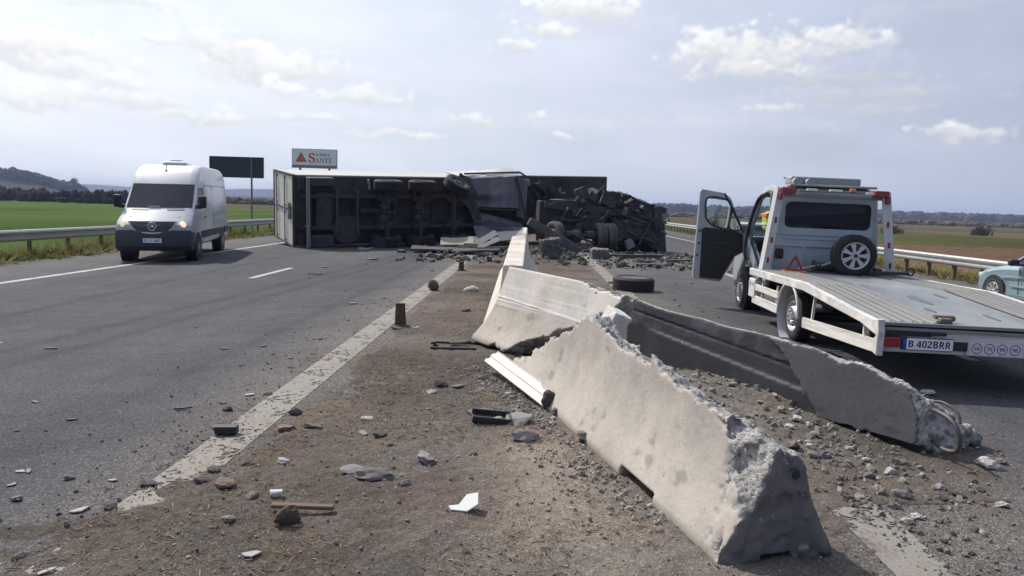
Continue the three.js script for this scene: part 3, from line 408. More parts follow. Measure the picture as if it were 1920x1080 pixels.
    part('steel_bar', [tube([[1.96, 0.72, -0.02], [2.05, 0.66, 0.04], [2.02, 0.58, 0.08], [2.09, 0.52, 0.07]], 0.008, 16, 6), tube([[1.0, 0.17, 0.1], [0.86, 0.12, 0.22], [0.72, 0.10, 0.27]], 0.007, 12, 6)], std(0.09, 0.07, 0.06, 0.7, 0.5), t);
  }
  { // section that runs on towards the wreck
    const t = thing('concrete_barrier', 'barrier section running towards the wreck with a white broken peak at its far end', 'barrier', [-0.225, -0.02, -9.42], 90 * RAD, G3);
    t.rotation.z = 2.9 * RAD; t.rotation.y = 90.1 * RAD; t.scale.z = 1.3;
    const f = (x, y, z) => Math.max(flank(z, y * 0.93), -y, y - 0.95, -x, x - 6.2);
    const cuts = [
      (x, y, z, a) => (a > 0.25 || x < 2.5 ? -1 : near(y - lin([[2, 0.99], [3.6, 0.96], [3.9, 0.93], [4.6, 0.93], [5.5, 0.93], [6.2, 0.95]], x) - 1.3 * (z - 0.03) * step(4, 5.4, x), x, y, z, 1.3)),
      (x, y, z, a) => (a > 0.25 || x < 5 ? -1 : near((x - 5.9 - 0.35 * y) * 0.9, x, y, z, 2)),
    ];
    mesh('body', null, [-0.03, -0.04, -0.36], [6.5, 1.1, 0.36], 0.018, f, cuts, [0.62, 0.57, 0.51], t);
  }
  { // section lying across to the right
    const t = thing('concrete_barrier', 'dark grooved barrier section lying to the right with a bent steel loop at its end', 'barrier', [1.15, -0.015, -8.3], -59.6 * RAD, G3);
    const topH = [[-0.2, 0.69], [0.57, 0.61], [1.7, 0.575], [2.3, 0.555], [2.8, 0.50], [3.25, 0.44], [3.5, 0.33], [3.7, 0.22], [4, 0.1]];
    const shadowEdge = [[-0.1, 2.66], [0.1, 2.54], [0.28, 2.35], [0.43, 2.2], [0.53, 2.08], [0.65, 1.84], [1, 1.7]];  // outline of the cast shadow painted onto this face
    const litLobe = (x, y) => x - lin(shadowEdge, y) - 0.02 * fbm(x * 9, y * 9, 2, 2);  // positive on the lit side, which is raised and coloured paler
    const face = (x, y) => { const g1 = y - (0.578 - 0.083 * x), g2 = y - (0.445 - 0.097 * x); let z = -0.012 * step(0.012, 0.004, Math.abs(g1)) + (g2 < 0 ? 0.014 : 0) * step(0.2, 0.5, x); z += 0.003 * fbm(x * 5, y * 9, 1, 3) * step(0.3, 0.5, y); if (litLobe(x, y) > 0 && y > 0.055 + 0.02 * fbm(x * 6, 1, 1, 2)) z = 0.045 + (0.35 - y) * 0.14 + 0.012 * fbm(x * 2, y * 2, 3, 2); return z; };
    const f = (x, y, z) => Math.max((z - face(x, y)) * 0.9, -y, y - 0.75, -x - 0.1, x - 3.85, -0.62 - z, (y - 0.7 - 0.5 * (z + 0.06)) * 0.9);
    const cuts = [
      (x, y, z, a) => (a > 0.2 ? -1 : near((y - lin(topH, x) - 0.035 + 0.5 * Math.max(0, -0.05 - z) + 0.02 * fbm(x * 3, 1, 1, 2)), x, y, z, step(1.7, 2.6, x) * 0.8 + 0.15)),
      (x, y, z, a) => (a > 0.25 || x < 3 ? -1 : near((x - 3.50 + 0.4 * Math.max(0, y - 0.12)) * 0.85 + 0.25 * Math.max(0, z + 0.1), x, y, z, 1.3)),
    ];
    mesh('body', null, [-0.16, -0.04, -0.66], [3.9, 0.8, 0.12], 0.0135, f, cuts, undefined, t, (x, y, z) => { if (z < -0.09) return null; const l = litLobe(x, y) > 0 && y > 0.06; if (l) return skin(x, y, z, [0.092, 0.097, 0.11]); const n = fbm(x * 2.2, y * 4, 1, 4), m = fbm(x * 7, y * 7, 1, 3), s = 1 + 0.5 * n + (y > 0.43 ? 0.9 * clamp(m * 2.4) + 0.2 : 0), e = step(0.034, 0.0, Math.abs(y - (0.445 - 0.097 * x) - 0.004)) * 1.5 * step(0.1, 0.5, x); return [0.052 * (s + e), 0.054 * (s + e), 0.064 * (s + e)]; });  // shade painted in: dark bluish face, paler lit lobe, light ledge line
    const bars = std(0.11, 0.1, 0.1, 0.6, 0.6);
    part('steel_loop', [tube([[3.52, 0.3, -0.12], [3.66, 0.33, 0.0], [3.80, 0.30, 0.06], [3.86, 0.21, 0.07], [3.84, 0.11, 0.05], [3.74, 0.08, 0.02], [3.6, 0.1, -0.06]], 0.016, 40, 8), tube([[3.45, 0.33, -0.2], [3.6, 0.37, -0.14], [3.72, 0.33, -0.12], [3.76, 0.26, -0.1]], 0.011, 24, 6), tube([[3.3, 0.42, -0.1], [3.42, 0.43, -0.06], [3.5, 0.38, -0.03]], 0.008, 16, 6)], bars, t).position.x = -0.14;
  }
  // loose blocks of the barriers
  const lumpy = (lo, hi, cell, f, a, k) => nets(lo, hi, cell, (x, y, z) => f(x, y, z) + rough(x + lo[0] * 7, y, z, a), (x, y, z, nx) => (f(x, y, z) > -0.012 ? skin(x, y, z, k) : core(x, y, z).map((c) => c * k[0] / 0.55)));
  const bx = (w, h, d) => (x, y, z) => Math.max(Math.abs(x) - w, Math.abs(y) - h, Math.abs(z) - d);
  const block = (label, p, rot, w, h, d, a, cell, k, name = 'concrete_block') => { const m = single(name, lumpy([-w - 0.08, -h - 0.08, -d - 0.08], [w + 0.08, h + 0.08, d + 0.08], cell, bx(w, h, d), a, k), M.concrete, label, 'concrete block', 'loose blocks broken off the barriers'); m.position.set(...p); m.rotation.set(...rot); return m; };
  block('white squared block wedged on the crack between the two pale barriers', [0.69, 0.70, -6.16], [0.2, 0.25, -0.42], 0.075, 0.14, 0.11, 0.3, 0.010, [0.72, 0.70, 0.66]);
  block('rough finger of concrete lying just below the white wedged block', [0.745, 0.60, -5.9], [0.1, -0.5, -0.22], 0.13, 0.04, 0.06, 0.9, 0.012, [0.6, 0.58, 0.54]);
  block('upright broken slab with a white edge behind the barrier peak', [0.62, 0.30, -24.3], [0.1, 0.3, 0.12], 0.32, 0.36, 0.12, 2, 0.035, [0.15, 0.145, 0.14]);
  block('rounded grey lump in front of the torn-off axle', [2.3, 0.17, -25.4], [0.1, 0.2, 0.05], 0.3, 0.16, 0.2, 1.3, 0.03, [0.20, 0.19, 0.18]);
  const beam = single('concrete_beam', lumpy([-0.2, -0.24, -1.25], [0.2, 0.24, 1.25], 0.03, bx(0.1, 0.15, 1.1), 0.5, [0.13, 0.125, 0.13]), M.concrete, 'long concrete beam leaning down to the right in front of the wrecked truck', 'beam');
  beam.position.set(0.78, 0.66, -26.9); beam.lookAt(2.3, -0.18, -27.4);
  { // pale moulded strip leaning on the near barrier
    const t = thing('trim_strip', 'white grooved trim strip leaning against the foot of the near barrier', 'trim strip', [0, 0, 0]);
    const pr = [[-0.085, 0], [-0.085, 0.022], [-0.05, 0.03], [-0.042, 0.016], [-0.012, 0.016], [-0.006, 0.03], [0.036, 0.03], [0.042, 0.018], [0.07, 0.018], [0.085, 0.03], [0.085, 0]];
    const g = slab(pr, 1.42, 0.002); g.translate(0, 0, -0.71); const m = part('strip', g, std(0.72, 0.66, 0.58, 0.55, 0, { map: rep(T.dust, 1) }), t);
    t.position.set(-0.075, 0.11, -6.72); t.lookAt(0.25, 0.06, -5.98 + 0.0); t.rotateZ(0.55);
    part('torn_end', put(warp(new THREE.IcosahedronGeometry(0.075, 3), (v) => v.multiplyScalar(1 + 0.8 * fbm(v.x * 12, v.y * 12, v.z * 12, 3))), 0.0, 0.03, 0.72), std(0.05, 0.045, 0.042, 0.9), t);
  }
}
// ---------------------------------------------------------------- wheels
function tyreGeo(r, w, rimR) { // axis z, centred
  const p = [[rimR, -w * 0.42], [rimR + 0.03, -w * 0.48], [r - 0.07, -w * 0.5], [r - 0.025, -w * 0.44], [r, -w * 0.36], [r, -w * 0.2], [r - 0.014, -w * 0.19], [r - 0.014, -w * 0.15], [r, -w * 0.14], [r, -w * 0.02], [r - 0.014, -w * 0.01]];
  const all = [...p, ...p.slice().reverse().map(([a, b]) => [a, -b])];
  return creased(lathe(all, 40).rotateX(Math.PI / 2), 25);
}
function wheel(parent, r, w, rimR, rimMat, style, pos, side = 1, name = 'wheel') {
  const g = new THREE.Group(); g.name = name; g.position.set(...pos); parent.add(g);
  part('tyre', tyreGeo(r, w, rimR), M.rubber, g);
  const z = side * w * 0.3, rim = [];
  if (style === 'truck') { rim.push(lathe([[0, -0.02], [rimR * 0.35, -0.02], [rimR * 0.42, 0.03], [rimR * 0.66, 0.05], [rimR * 0.8, -0.04], [rimR * 0.93, -0.05], [rimR, 0.03], [rimR + 0.012, 0.04], [rimR + 0.012, -0.1], [0, -0.1]], 28).rotateX(Math.PI / 2)); for (let k = 0; k < 10; k++) rim.push(cyl(0.016, 0.04, Math.cos(k * 0.628) * rimR * 0.56, Math.sin(k * 0.628) * rimR * 0.56, 0.05, 'z', 8)); rim.push(cyl(rimR * 0.3, 0.08, 0, 0, 0.02, 'z', 16)); }
  else { rim.push(lathe([[rimR * 0.86, -0.06], [rimR * 0.9, 0.03], [rimR * 1.02, 0.045], [rimR * 1.02, 0.03], [rimR * 0.94, -0.1], [0, -0.1]], 32).rotateX(Math.PI / 2)); for (let k = 0; k < style; k++) { const a = k * 2 * Math.PI / style; rim.push(put(slab([[0.02, -rimR * 0.11], [rimR * 0.5, -rimR * 0.12], [rimR * 0.9, -rimR * 0.2], [rimR * 0.9, rimR * 0.2], [rimR * 0.5, rimR * 0.12], [0.02, rimR * 0.11]], 0.035, 0.006), 0, 0, 0, 0, 0, a)); } rim.push(cyl(rimR * 0.25, 0.05, 0, 0, 0.02, 'z', 20)); }
  const m = part('rim', rim, rimMat, g); m.position.z = z; if (side < 0) m.rotation.y = Math.PI;
  if (style !== 'truck') { const b = part('hub_cap', cyl(rimR * 0.15, 0.02, 0, 0, 0.045, 'z', 16), M.darkGrey, m); g.remove(b); }
  return g;
}
// ---------------------------------------------------------------- overturned semi-trailer, underside towards the camera
{
  const t = thing('semi_trailer', 'white box trailer lying on its side across the road, dark underside towards the camera', 'trailer', [-8.75, -0.10, -27.4], 32 * RAD);
  t.rotation.z = 1.9 * RAD; t.rotation.x = 5 * RAD; t.scale.setScalar(1.045);
  const crum = (g, a, f = 1.1) => warp(g, (v) => { const n = fbm(v.x * f, v.y * f, v.z * f, 3); v.z += a * n; v.y += a * 0.5 * fbm(v.x * f, 9, v.z * f, 2); });
  const W = 2.55, D = 2.86, L = 6.9;
  const white = std(0.50, 0.485, 0.45, 0.5, 0, { map: rep(T.dust, 0.3) });
  const sub = (g) => g;
  // box skins (thin slabs)
  part('side_panel', box(L, 0.05, D, L / 2, W - 0.025, -D / 2), white, t); part('side_panel', box(L, 0.05, D, L / 2, 0.03, -D / 2), white, t);
  part('roof', box(L, W - 0.1, 0.05, L / 2, W / 2, -D + 0.025), white, t);
  part('floor', crum(new THREE.BoxGeometry(L - 0.04, W - 0.1, 0.06, 60, 30, 1).translate(L / 2, W / 2, -0.05), 0.02), M.under, t);
  // rear doors
  const cream = std(0.70, 0.675, 0.60, 0.6, 0, { map: rep(T.dust, 0.4) });
  for (const [y0, y1] of [[0.06, 1.24], [1.30, 2.48]]) { const d = part('rear_door', slab(roundRect(-D + 0.08, y0, -0.12, y1, 0.03), 0.05, 0.008).rotateY(-Math.PI / 2).translate(-0.0, 0, 0), cream, t); for (const z of [-2.3, -1.1]) part('lock_bar', [cyl(0.022, (y1 - y0) * 0.96, -0.09, (y0 + y1) / 2, z, 'y', 8), box(0.05, 0.06, 0.09, -0.075, y0 + 0.1, z), box(0.05, 0.06, 0.09, -0.075, y1 - 0.1, z)], M.underPale, d); part('torn_hole', put(slab([[-0.12, -0.05], [-0.03, -0.1], [0.06, -0.07], [0.13, -0.11], [0.11, 0.02], [0.02, 0.06], [-0.06, 0.03]], 0.008), -0.075, y1 - (y0 > 1 ? 1.05 : 0.12), -0.5, 0, -Math.PI / 2, 0.3, 1.9), M.black, d); }
  part('door_frame', [box(0.09, W, 0.09, -0.03, W / 2, -D + 0.03, 0.01), box(0.09, W, 0.1, -0.03, W / 2, -0.04, 0.01), box(0.09, 0.09, D, -0.03, W - 0.03, -D / 2, 0.01), box(0.09, 0.06, D, -0.03, 0.02, -D / 2, 0.01)], M.under, t);
  part('door_gap', box(0.07, 0.06, D - 0.2, -0.05, 1.27, -D / 2), M.underGrey, t);
  // chassis
  for (const y of [0.72, 1.83]) part('chassis_rail', [box(L + 0.5, 0.03, 0.42, L / 2 + 0.4, y, 0.18), box(L + 0.5, 0.14, 0.03, L / 2 + 0.4, y, 0.40, 0.006), box(L + 0.5, 0.14, 0.025, L / 2 + 0.4, y, -0.02)], M.under, t);
  for (let k = 0; k < 9; k++) part('cross_member', box(0.07, W - 0.2, 0.1, 0.55 + k * 0.78, W / 2, 0.04, 0.008), k % 3 === 1 ? M.underGrey : M.under, t);
  part('underrun_bar', [box(0.12, W - 0.1, 0.09, 0.3, W / 2, 0.62, 0.02), box(0.05, 0.06, 0.62, 0.34, 0.75, 0.3), box(0.05, 0.06, 0.62, 0.34, 1.8, 0.3)], std(0.27, 0.27, 0.28, 0.6, 0.2, { map: rep(T.grime, 0.7) }), t);
  for (const y of [0.3, 2.25]) part('light_box', [box(0.24, 0.42, 0.1, 0.2, y, 0.06, 0.02)], M.under, t);
  for (const x of [1.35, 2.1]) part('hanger_frame', [box(0.07, 1.55, 0.08, x, 1.28, 0.5, 0.01), box(0.07, 0.07, 0.5, x, 0.55, 0.25), box(0.07, 0.07, 0.5, x, 2.02, 0.25)], std(0.09, 0.09, 0.098, 0.6, 0.2, { map: rep(T.grime, 0.7) }), t);
  part('spare_wheel_cradle', [cyl(0.5, 0.3, 1.72, 0.66, 0.34, 'z', 28), cyl(0.28, 0.34, 1.72, 0.66, 0.36, 'z', 20)], M.under, t);
  for (const [x, y, w, h, d] of [[0.82, 2.34, 0.9, 0.3, 0.46], [0.85, 0.26, 0.8, 0.42, 0.5], [0.95, 1.3, 0.55, 1.3, 0.2]]) part('storage_box', box(w, h, d, x, y, 0.28, 0.04), M.under, t);
  part('air_tank', [cyl(0.14, 0.8, 2.7, 1.28, 0.12, 'x', 18), cyl(0.12, 0.7, 6.4, 1.5, 0.3, 'x', 18)], M.underGrey, t);
  part('pale_bracket', [box(0.05, 0.36, 0.16, 2.55, 2.26, 0.42, 0.01, 0, 0, 0.15), box(0.09, 0.09, 0.05, 4.32, 1.93, 0.46, 0.01)], M.underPale, t);
  [3.2, 4.54, 5.9].forEach((x, k) => {
    part('axle', [cyl(0.075, 1.9, x, 1.28, 0.62, 'y', 16), box(0.42, 0.3, 0.26, x, 0.8, 0.5, 0.04), box(0.42, 0.3, 0.26, x, 1.76, 0.5, 0.04), cyl(0.13, 0.26, x + 0.34, 0.86, 0.34, 'z', 16), cyl(0.13, 0.26, x + 0.34, 1.72, 0.34, 'z', 16), box(0.1, 0.2, 0.7, x - 0.25, 0.75, 0.25), box(0.1, 0.2, 0.7, x - 0.25, 1.8, 0.25)], M.under, t);
    for (const y of [0.24, 2.26]) { const w = wheel(t, 0.52, 0.38, 0.29, M.underGrey, 'truck', [x, y, 0.64], y > 1 ? 1 : -1); w.rotation.x = -Math.PI / 2; if (k === 2 && y > 1) { w.rotation.set(-1.1, 0.3, 0.35); w.position.set(x + 0.05, y + 0.02, 0.68); } }
    if (k < 2) part('brake_chamber', [cyl(0.1, 0.2, x - 0.2, 1.1, 0.7, 'z', 14), cyl(0.1, 0.2, x - 0.2, 1.5, 0.7, 'z', 14), box(0.5, 0.06, 0.06, x, 1.3, 0.78, 0.01)], M.under, t);
  });
  part('mudguard', [0, 1, 2].map((k) => put(new THREE.CylinderGeometry(0.6, 0.6, 0.42, 20, 1, true, 3.6, 2.2), 3.2 + k * 1.35, 0.24, 0.62)), new THREE.MeshStandardMaterial({ color: C(0.035, 0.035, 0.04), roughness: 0.7, side: THREE.DoubleSide }), t);
  // crushed middle: buckled floor and side sheets
  const sheet = (pts, a, seed, th = 0.03) => { // four corners, buckled
    const P = pts.map((p) => V(...p)), n = P[1].clone().sub(P[0]).cross(P[3].clone().sub(P[0])).normalize(); const f = (side) => grid(22, 14, (u, v) => { const q = P[0].clone().lerp(P[1], u).lerp(P[3].clone().lerp(P[2], u), v); const d = a * (fbm(u * 2.3 + seed, v * 1.7, seed, 3) + 0.35 * Math.abs(fbm(u * 5 + seed, v * 5, 2, 2))) + side * th / 2; return [q.x + n.x * d, q.y + n.y * d, q.z + n.z * d]; }); return [f(1), f(-1)];
  };
  const grey = std(0.21, 0.21, 0.23, 0.6, 0.1, { map: rep(T.grime, 0.4), side: THREE.DoubleSide }), dark = std(0.11, 0.11, 0.125, 0.6, 0.1, { map: rep(T.grime, 0.5), side: THREE.DoubleSide }), pale = std(0.6, 0.6, 0.6, 0.55, 0, { map: rep(T.dust, 0.3), side: THREE.DoubleSide });
  part('buckled_panel', sheet([[6.75, 1.45, 0.35], [9.0, 1.35, 0.2], [9.05, 2.62, 0.0], [6.6, 2.5, 0.1]], 0.12, 3), grey, t);
  part('buckled_panel', sheet([[6.85, 0.55, 0.55], [9.3, 0.35, 0.6], [9.1, 0.75, 0.3], [6.7, 1.3, 0.35]], 0.16, 5), dark, t);
  part('buckled_panel', sheet([[6.9, 0.1, 0.9], [9.2, 0.3, 0.9], [9.1, 0.55, 0.4], [6.8, 0.7, 0.5]], 0.1, 9), grey, t);
  part('torn_sheet', sheet([[6.3, 2.62, 0.12], [9.1, 2.72, 0.05], [9.2, 2.9, -0.7], [6.3, 2.66, -1.2]], 0.05, 13), pale, t);
  part('torn_sheet', sheet([[6.0, 1.9, 0.75], [6.75, 1.2, 0.72], [6.85, 2.3, 0.3], [6.25, 2.72, 0.2]], 0.2, 17), std(0.025, 0.025, 0.03, 0.5, 0, { side: THREE.DoubleSide }), t);
  part('torn_sheet', sheet([[9.0, 1.0, 0.1], [9.35, 0.9, 0.25], [9.45, 2.45, 0.1], [9.05, 2.65, 0.0]], 0.12, 19), std(0.20, 0.2, 0.205, 0.6, 0, { side: THREE.DoubleSide, map: rep(T.grime, 0.6) }), t);
  part('bent_beam', [bar([6.5, 2.70, 0.18], [9.05, 2.80, 0.08], 0.07, 0.07), bar([9.05, 2.80, 0.06], [9.4, 2.64, 0.0], 0.06, 0.06), bar([6.9, 1.38, 0.45], [9.0, 1.27, 0.3], 0.05, 0.06), bar([8.9, 2.6, 0.1], [9.3, 0.9, 0.4], 0.06, 0.08)], M.under, t);
  part('hanging_flap', sheet([[6.7, 1.0, 0.8], [7.0, 0.95, 0.85], [6.85, 1.6, 0.6], [6.68, 1.7, 0.6]], 0.05, 29), M.black, t);
  part('crushed_body', crum(new THREE.BoxGeometry(3.1, 2.3, 2.2, 26, 20, 12).translate(8.0, 1.3, -1.55), 0.25), M.under, t);
  // front of the box, lifted and twisted
  const f = new THREE.Group(); f.name = 'front_box'; f.position.set(9.25, 0.12, -0.25); f.rotation.set(-3.6 * RAD, -1.5 * RAD, 0.2 * RAD); f.scale.x = 1.07; t.add(f);
  part('side_panel', box(4.25, 0.06, 2.7, 2.12, 2.5, -1.45), white, f); part('side_panel', box(4.25, 0.05, 2.7, 2.12, 0.1, -1.45), white, f);
  part('floor', crum(new THREE.BoxGeometry(4.2, 2.4, 0.08, 40, 24, 1).translate(2.1, 1.25, -0.02), 0.16), M.under, f);
  part('front_wall', box(0.07, 2.48, 2.75, 4.25, 1.28, -1.4, 0.01), M.under, f);
  part('edge_rail', box(4.25, 0.1, 0.1, 2.12, 2.45, -0.02, 0.02), M.under, f);
  const bits = rng(5), list = []; for (let k = 0; k < 46; k++) { const x = bits() * 4, y = 0.3 + bits() * 1.9; list.push(bits() < 0.5 ? box(0.1 + bits() * 0.5, 0.05 + bits() * 0.25, 0.06 + bits() * 0.3, x, y, 0.1 + bits() * 0.2, 0.02, 0, 0, bits() * 3) : rod([x, y, 0.1], [x + bits() - 0.5, y + bits() - 0.5, 0.2 + bits() * 0.4], 0.02 + bits() * 0.03)); }
  part('torn_fittings', list, M.under, f);
  part('torn_sheet', sheet([[0.05, 2.2, 0.3], [0.45, 2.1, 0.25], [0.4, 2.38, 0.2], [0.05, 2.42, 0.2]], 0.08, 31), std(0.24, 0.24, 0.26, 0.6, 0, { side: THREE.DoubleSide }), f);
  part('bent_bracket', [box(0.16, 0.05, 0.1, 0.75, 2.2, 0.3, 0.01), tube([[1.75, 2.02, 0.4], [1.68, 1.9, 0.45], [1.78, 1.8, 0.45], [1.95, 1.82, 0.4]], 0.035, 16, 8)], M.underPale, f);
}
// ---------------------------------------------------------------- wrecked tractor unit lying at the front of the trailer
{
  const t = thing('truck_tractor', 'crushed dark tractor unit lying on its side at the right end of the trailer', 'truck', [2.68, -0.05, -31.0], 14 * RAD);
  const R = rng(23), cr = (g, a, f = 1.6) => warp(mergeVertices(clean(g)), (v) => { v.x += a * fbm(v.x * f, v.y * f, v.z * f, 3); v.y += a * fbm(v.x * f + 9, v.y * f, v.z * f, 3); v.z += a * fbm(v.x * f, v.y * f + 9, v.z * f, 3); });
  const bx = (w, h, d, x, y, z, a = 0.1, rz = 0, n = 10) => creased(cr(new THREE.BoxGeometry(w, h, d, n, n, n).rotateZ(rz).translate(x, y, z), a), 35);
  const cabM = std(0.04, 0.042, 0.048, 0.6, 0.1, { map: rep(T.grime, 0.7) });
  part('cab', [bx(2.1, 2.0, 2.3, 1.55, 1.12, -0.7, 0.22, -0.28, 16)], cabM, t);
  part('cab_roof', bx(1.5, 0.5, 1.9, 0.55, 2.15, -0.7, 0.2, -0.2, 12), cabM, t);
  part('bumper', [put(slab(roundRect(-0.25, -1.05, 0.2, 0.95, 0.14), 1.1, 0.03), 2.55, 0.98, -0.55, 0, 0, 0.13)], std(0.055, 0.06, 0.062, 0.5, 0.1, { map: rep(T.grime, 0.8) }), t);
  part('headlight', box(0.2, 0.24, 0.2, 2.66, 1.5, 0.5, 0.05, 0, 0, 0.1), std(0.16, 0.17, 0.18, 0.3), t);
  for (const y of [0.85, 1.75]) part('chassis_rail', [bar([-2.4, y + 0.1, 0.35], [2.1, y - 0.25, 0.5], 0.1, 0.26), bar([-2.4, y + 0.1, 0.5], [2.1, y - 0.25, 0.65], 0.05, 0.3)], M.under, t);
  part('engine', [bx(1.3, 0.8, 0.9, 1.0, 0.95, 0.45, 0.12), cyl(0.18, 0.5, 1.4, 1.15, 0.8, 'x', 14), cyl(0.26, 0.3, 1.95, 0.7, 0.72, 'z', 18), cyl(0.13, 0.5, 0.5, 0.8, 0.9, 'y', 14)], M.under, t);
  part('gearbox', [bx(1.1, 0.5, 0.5, -0.5, 1.25, 0.4, 0.08), cyl(0.07, 1.6, -1.3, 1.2, 0.5, 'x', 12)], M.under, t);
  part('fuel_tank', [put(slab(roundRect(-0.34, -0.3, 0.34, 0.3, 0.12), 1.1, 0.03).rotateY(Math.PI / 2), -0.9, 2.05, -0.15, 0, 0, -0.12)], M.under, t);
  part('air_tank', [cyl(0.15, 0.9, -1.6, 0.5, 0.5, 'x', 16), cyl(0.13, 0.7, 0.2, 1.9, 0.3, 'x', 16)], M.underGrey, t);
  part('rear_frame', [bx(1.7, 1.6, 0.5, -1.7, 1.2, 0.0, 0.18)], M.under, t);
  const w1 = wheel(t, 0.5, 0.34, 0.29, M.underGrey, 'truck', [2.05, 0.55, 0.55], 1); w1.rotation.set(-0.5, 0.5, 0.2);
  part('cross_bar', [rod([1.05, 1.42, 0.95], [1.75, 1.2, 0.95], 0.05, 8), rod([1.45, 0.35, 1.0], [1.95, 1.25, 0.85], 0.045, 8), rod([1.6, 0.62, 1.02], [2.15, 0.42, 0.98], 0.06, 8), rod([2.2, 1.12, 0.85], [2.5, 1.02, 0.85], 0.04, 8), rod([0.95, 0.85, 1.0], [1.3, 0.7, 1.0], 0.05, 8)], M.underGrey, t);
  part('bent_ladder', [bar([1.0, 2.3, 0.2], [1.72, 2.12, 0.2], 0.04, 0.05), bar([1.72, 2.12, 0.2], [1.7, 1.9, 0.2], 0.04, 0.05), bar([0.9, 2.16, 0.2], [1.65, 1.95, 0.25], 0.03, 0.03)], M.underGrey, t);
  part('torn_panel', [bx(0.5, 0.5, 0.1, -0.95, 2.25, 0.55, 0.14, 0.4), bx(0.4, 0.3, 0.1, -0.5, 2.2, 0.6, 0.1, -0.5), bx(0.7, 0.5, 0.1, 0.2, 2.1, 0.55, 0.18, -0.3)], M.underGrey, t);
  part('pale_rag', bx(0.34, 0.34, 0.2, 0.95, 0.35, 1.15, 0.14, 0.5), M.underPale, t);
  part('pale_fitting', [box(0.14, 0.06, 0.06, 0.75, 1.55, 0.9, 0.02, 0, 0, -0.3), box(0.2, 0.07, 0.06, 0.85, 1.28, 0.95, 0.02, 0, 0, -0.1)], M.underPale, t);  // small fittings in the paler underside material
  const l = []; for (let k = 0; k < 70; k++) { const x = -2 + R() * 4.6, y = 0.15 + R() * (2.1 - Math.max(0, x - 0.5) * 0.35), z = 0.5 + R() * 0.5; l.push(R() < 0.55 ? box(0.06 + R() * 0.35, 0.04 + R() * 0.18, 0.05 + R() * 0.25, x, y, z, 0.015, R(), R(), R() * 3) : rod([x, y, z], [x + (R() - 0.5) * 0.9, y + (R() - 0.5) * 0.9, z + (R() - 0.3) * 0.4], 0.012 + R() * 0.03)); }
  part('engine_fittings', l, M.under, t);
  part('hoses', Array.from({ length: 12 }, () => { const x = -1.5 + R() * 3.8, y = 0.4 + R() * 1.4; return tube([[x, y, 0.9], [x + 0.2 * R(), y - 0.2, 1.05], [x + 0.35, y - 0.1 + 0.3 * R(), 1.0], [x + 0.5 + R() * 0.2, y - 0.3 * R(), 0.9]], 0.018, 14, 6); }), M.black, t);
}
{ // axle torn off the tractor
  const dusty = std(0.10, 0.098, 0.10, 0.9, 0, { map: rep(T.grime, 1.2) }), re = (w) => (w.getObjectByName('tyre').material = dusty);
  const t = thing('torn_axle', 'torn-off axle with twin wheels lying in front of the wrecked truck', 'axle', [2.1, 0.56, -29.6], 12 * RAD); t.scale.setScalar(1.14);
  part('axle_tube', [cyl(0.09, 1.5, -0.15, 0.02, 0, 'x', 16), put(new THREE.SphereGeometry(0.25, 20, 14), -0.35, 0.02, 0)], M.underGrey, t);
  for (const [x, s] of [[0.52, -1], [0.88, 1]]) { const w = wheel(t, 0.5, 0.32, 0.29, M.underGrey, 'truck', [x, 0, 0], s); w.rotation.y = Math.PI / 2 + 0.0; re(w); }
  const w = wheel(t, 0.47, 0.3, 0.29, M.underPale, 'truck', [-1.08, 0.04, -0.05], -1); w.rotation.y = Math.PI / 2 + 0.35; re(w);
  part('spring_bracket', [box(0.25, 0.2, 0.5, 0.12, 0.1, 0.1, 0.03), box(0.2, 0.16, 0.6, -0.7, 0.1, 0.1, 0.03), rod([-0.7, 0.15, 0.3], [0.2, -0.2, 0.35], 0.04)], M.underGrey, t);
}
{ // tyre lying flat behind the leaning barrier
  const t = thing('loose_tyre', 'black truck tyre lying flat on the road behind the leaning barrier', 'tyre', [2.16, 0.13, -15.7], 0.3); part('rim_disc', cyl(0.30, 0.04, 0, 0.125, 0, 'y', 24), M.underGrey, t); t.scale.set(0.95, 0.95, 0.95);
  const m = part('tyre', tyreGeo(0.46, 0.32, 0.28), M.rubber, t); m.rotation.x = Math.PI / 2 + 0.03;
}
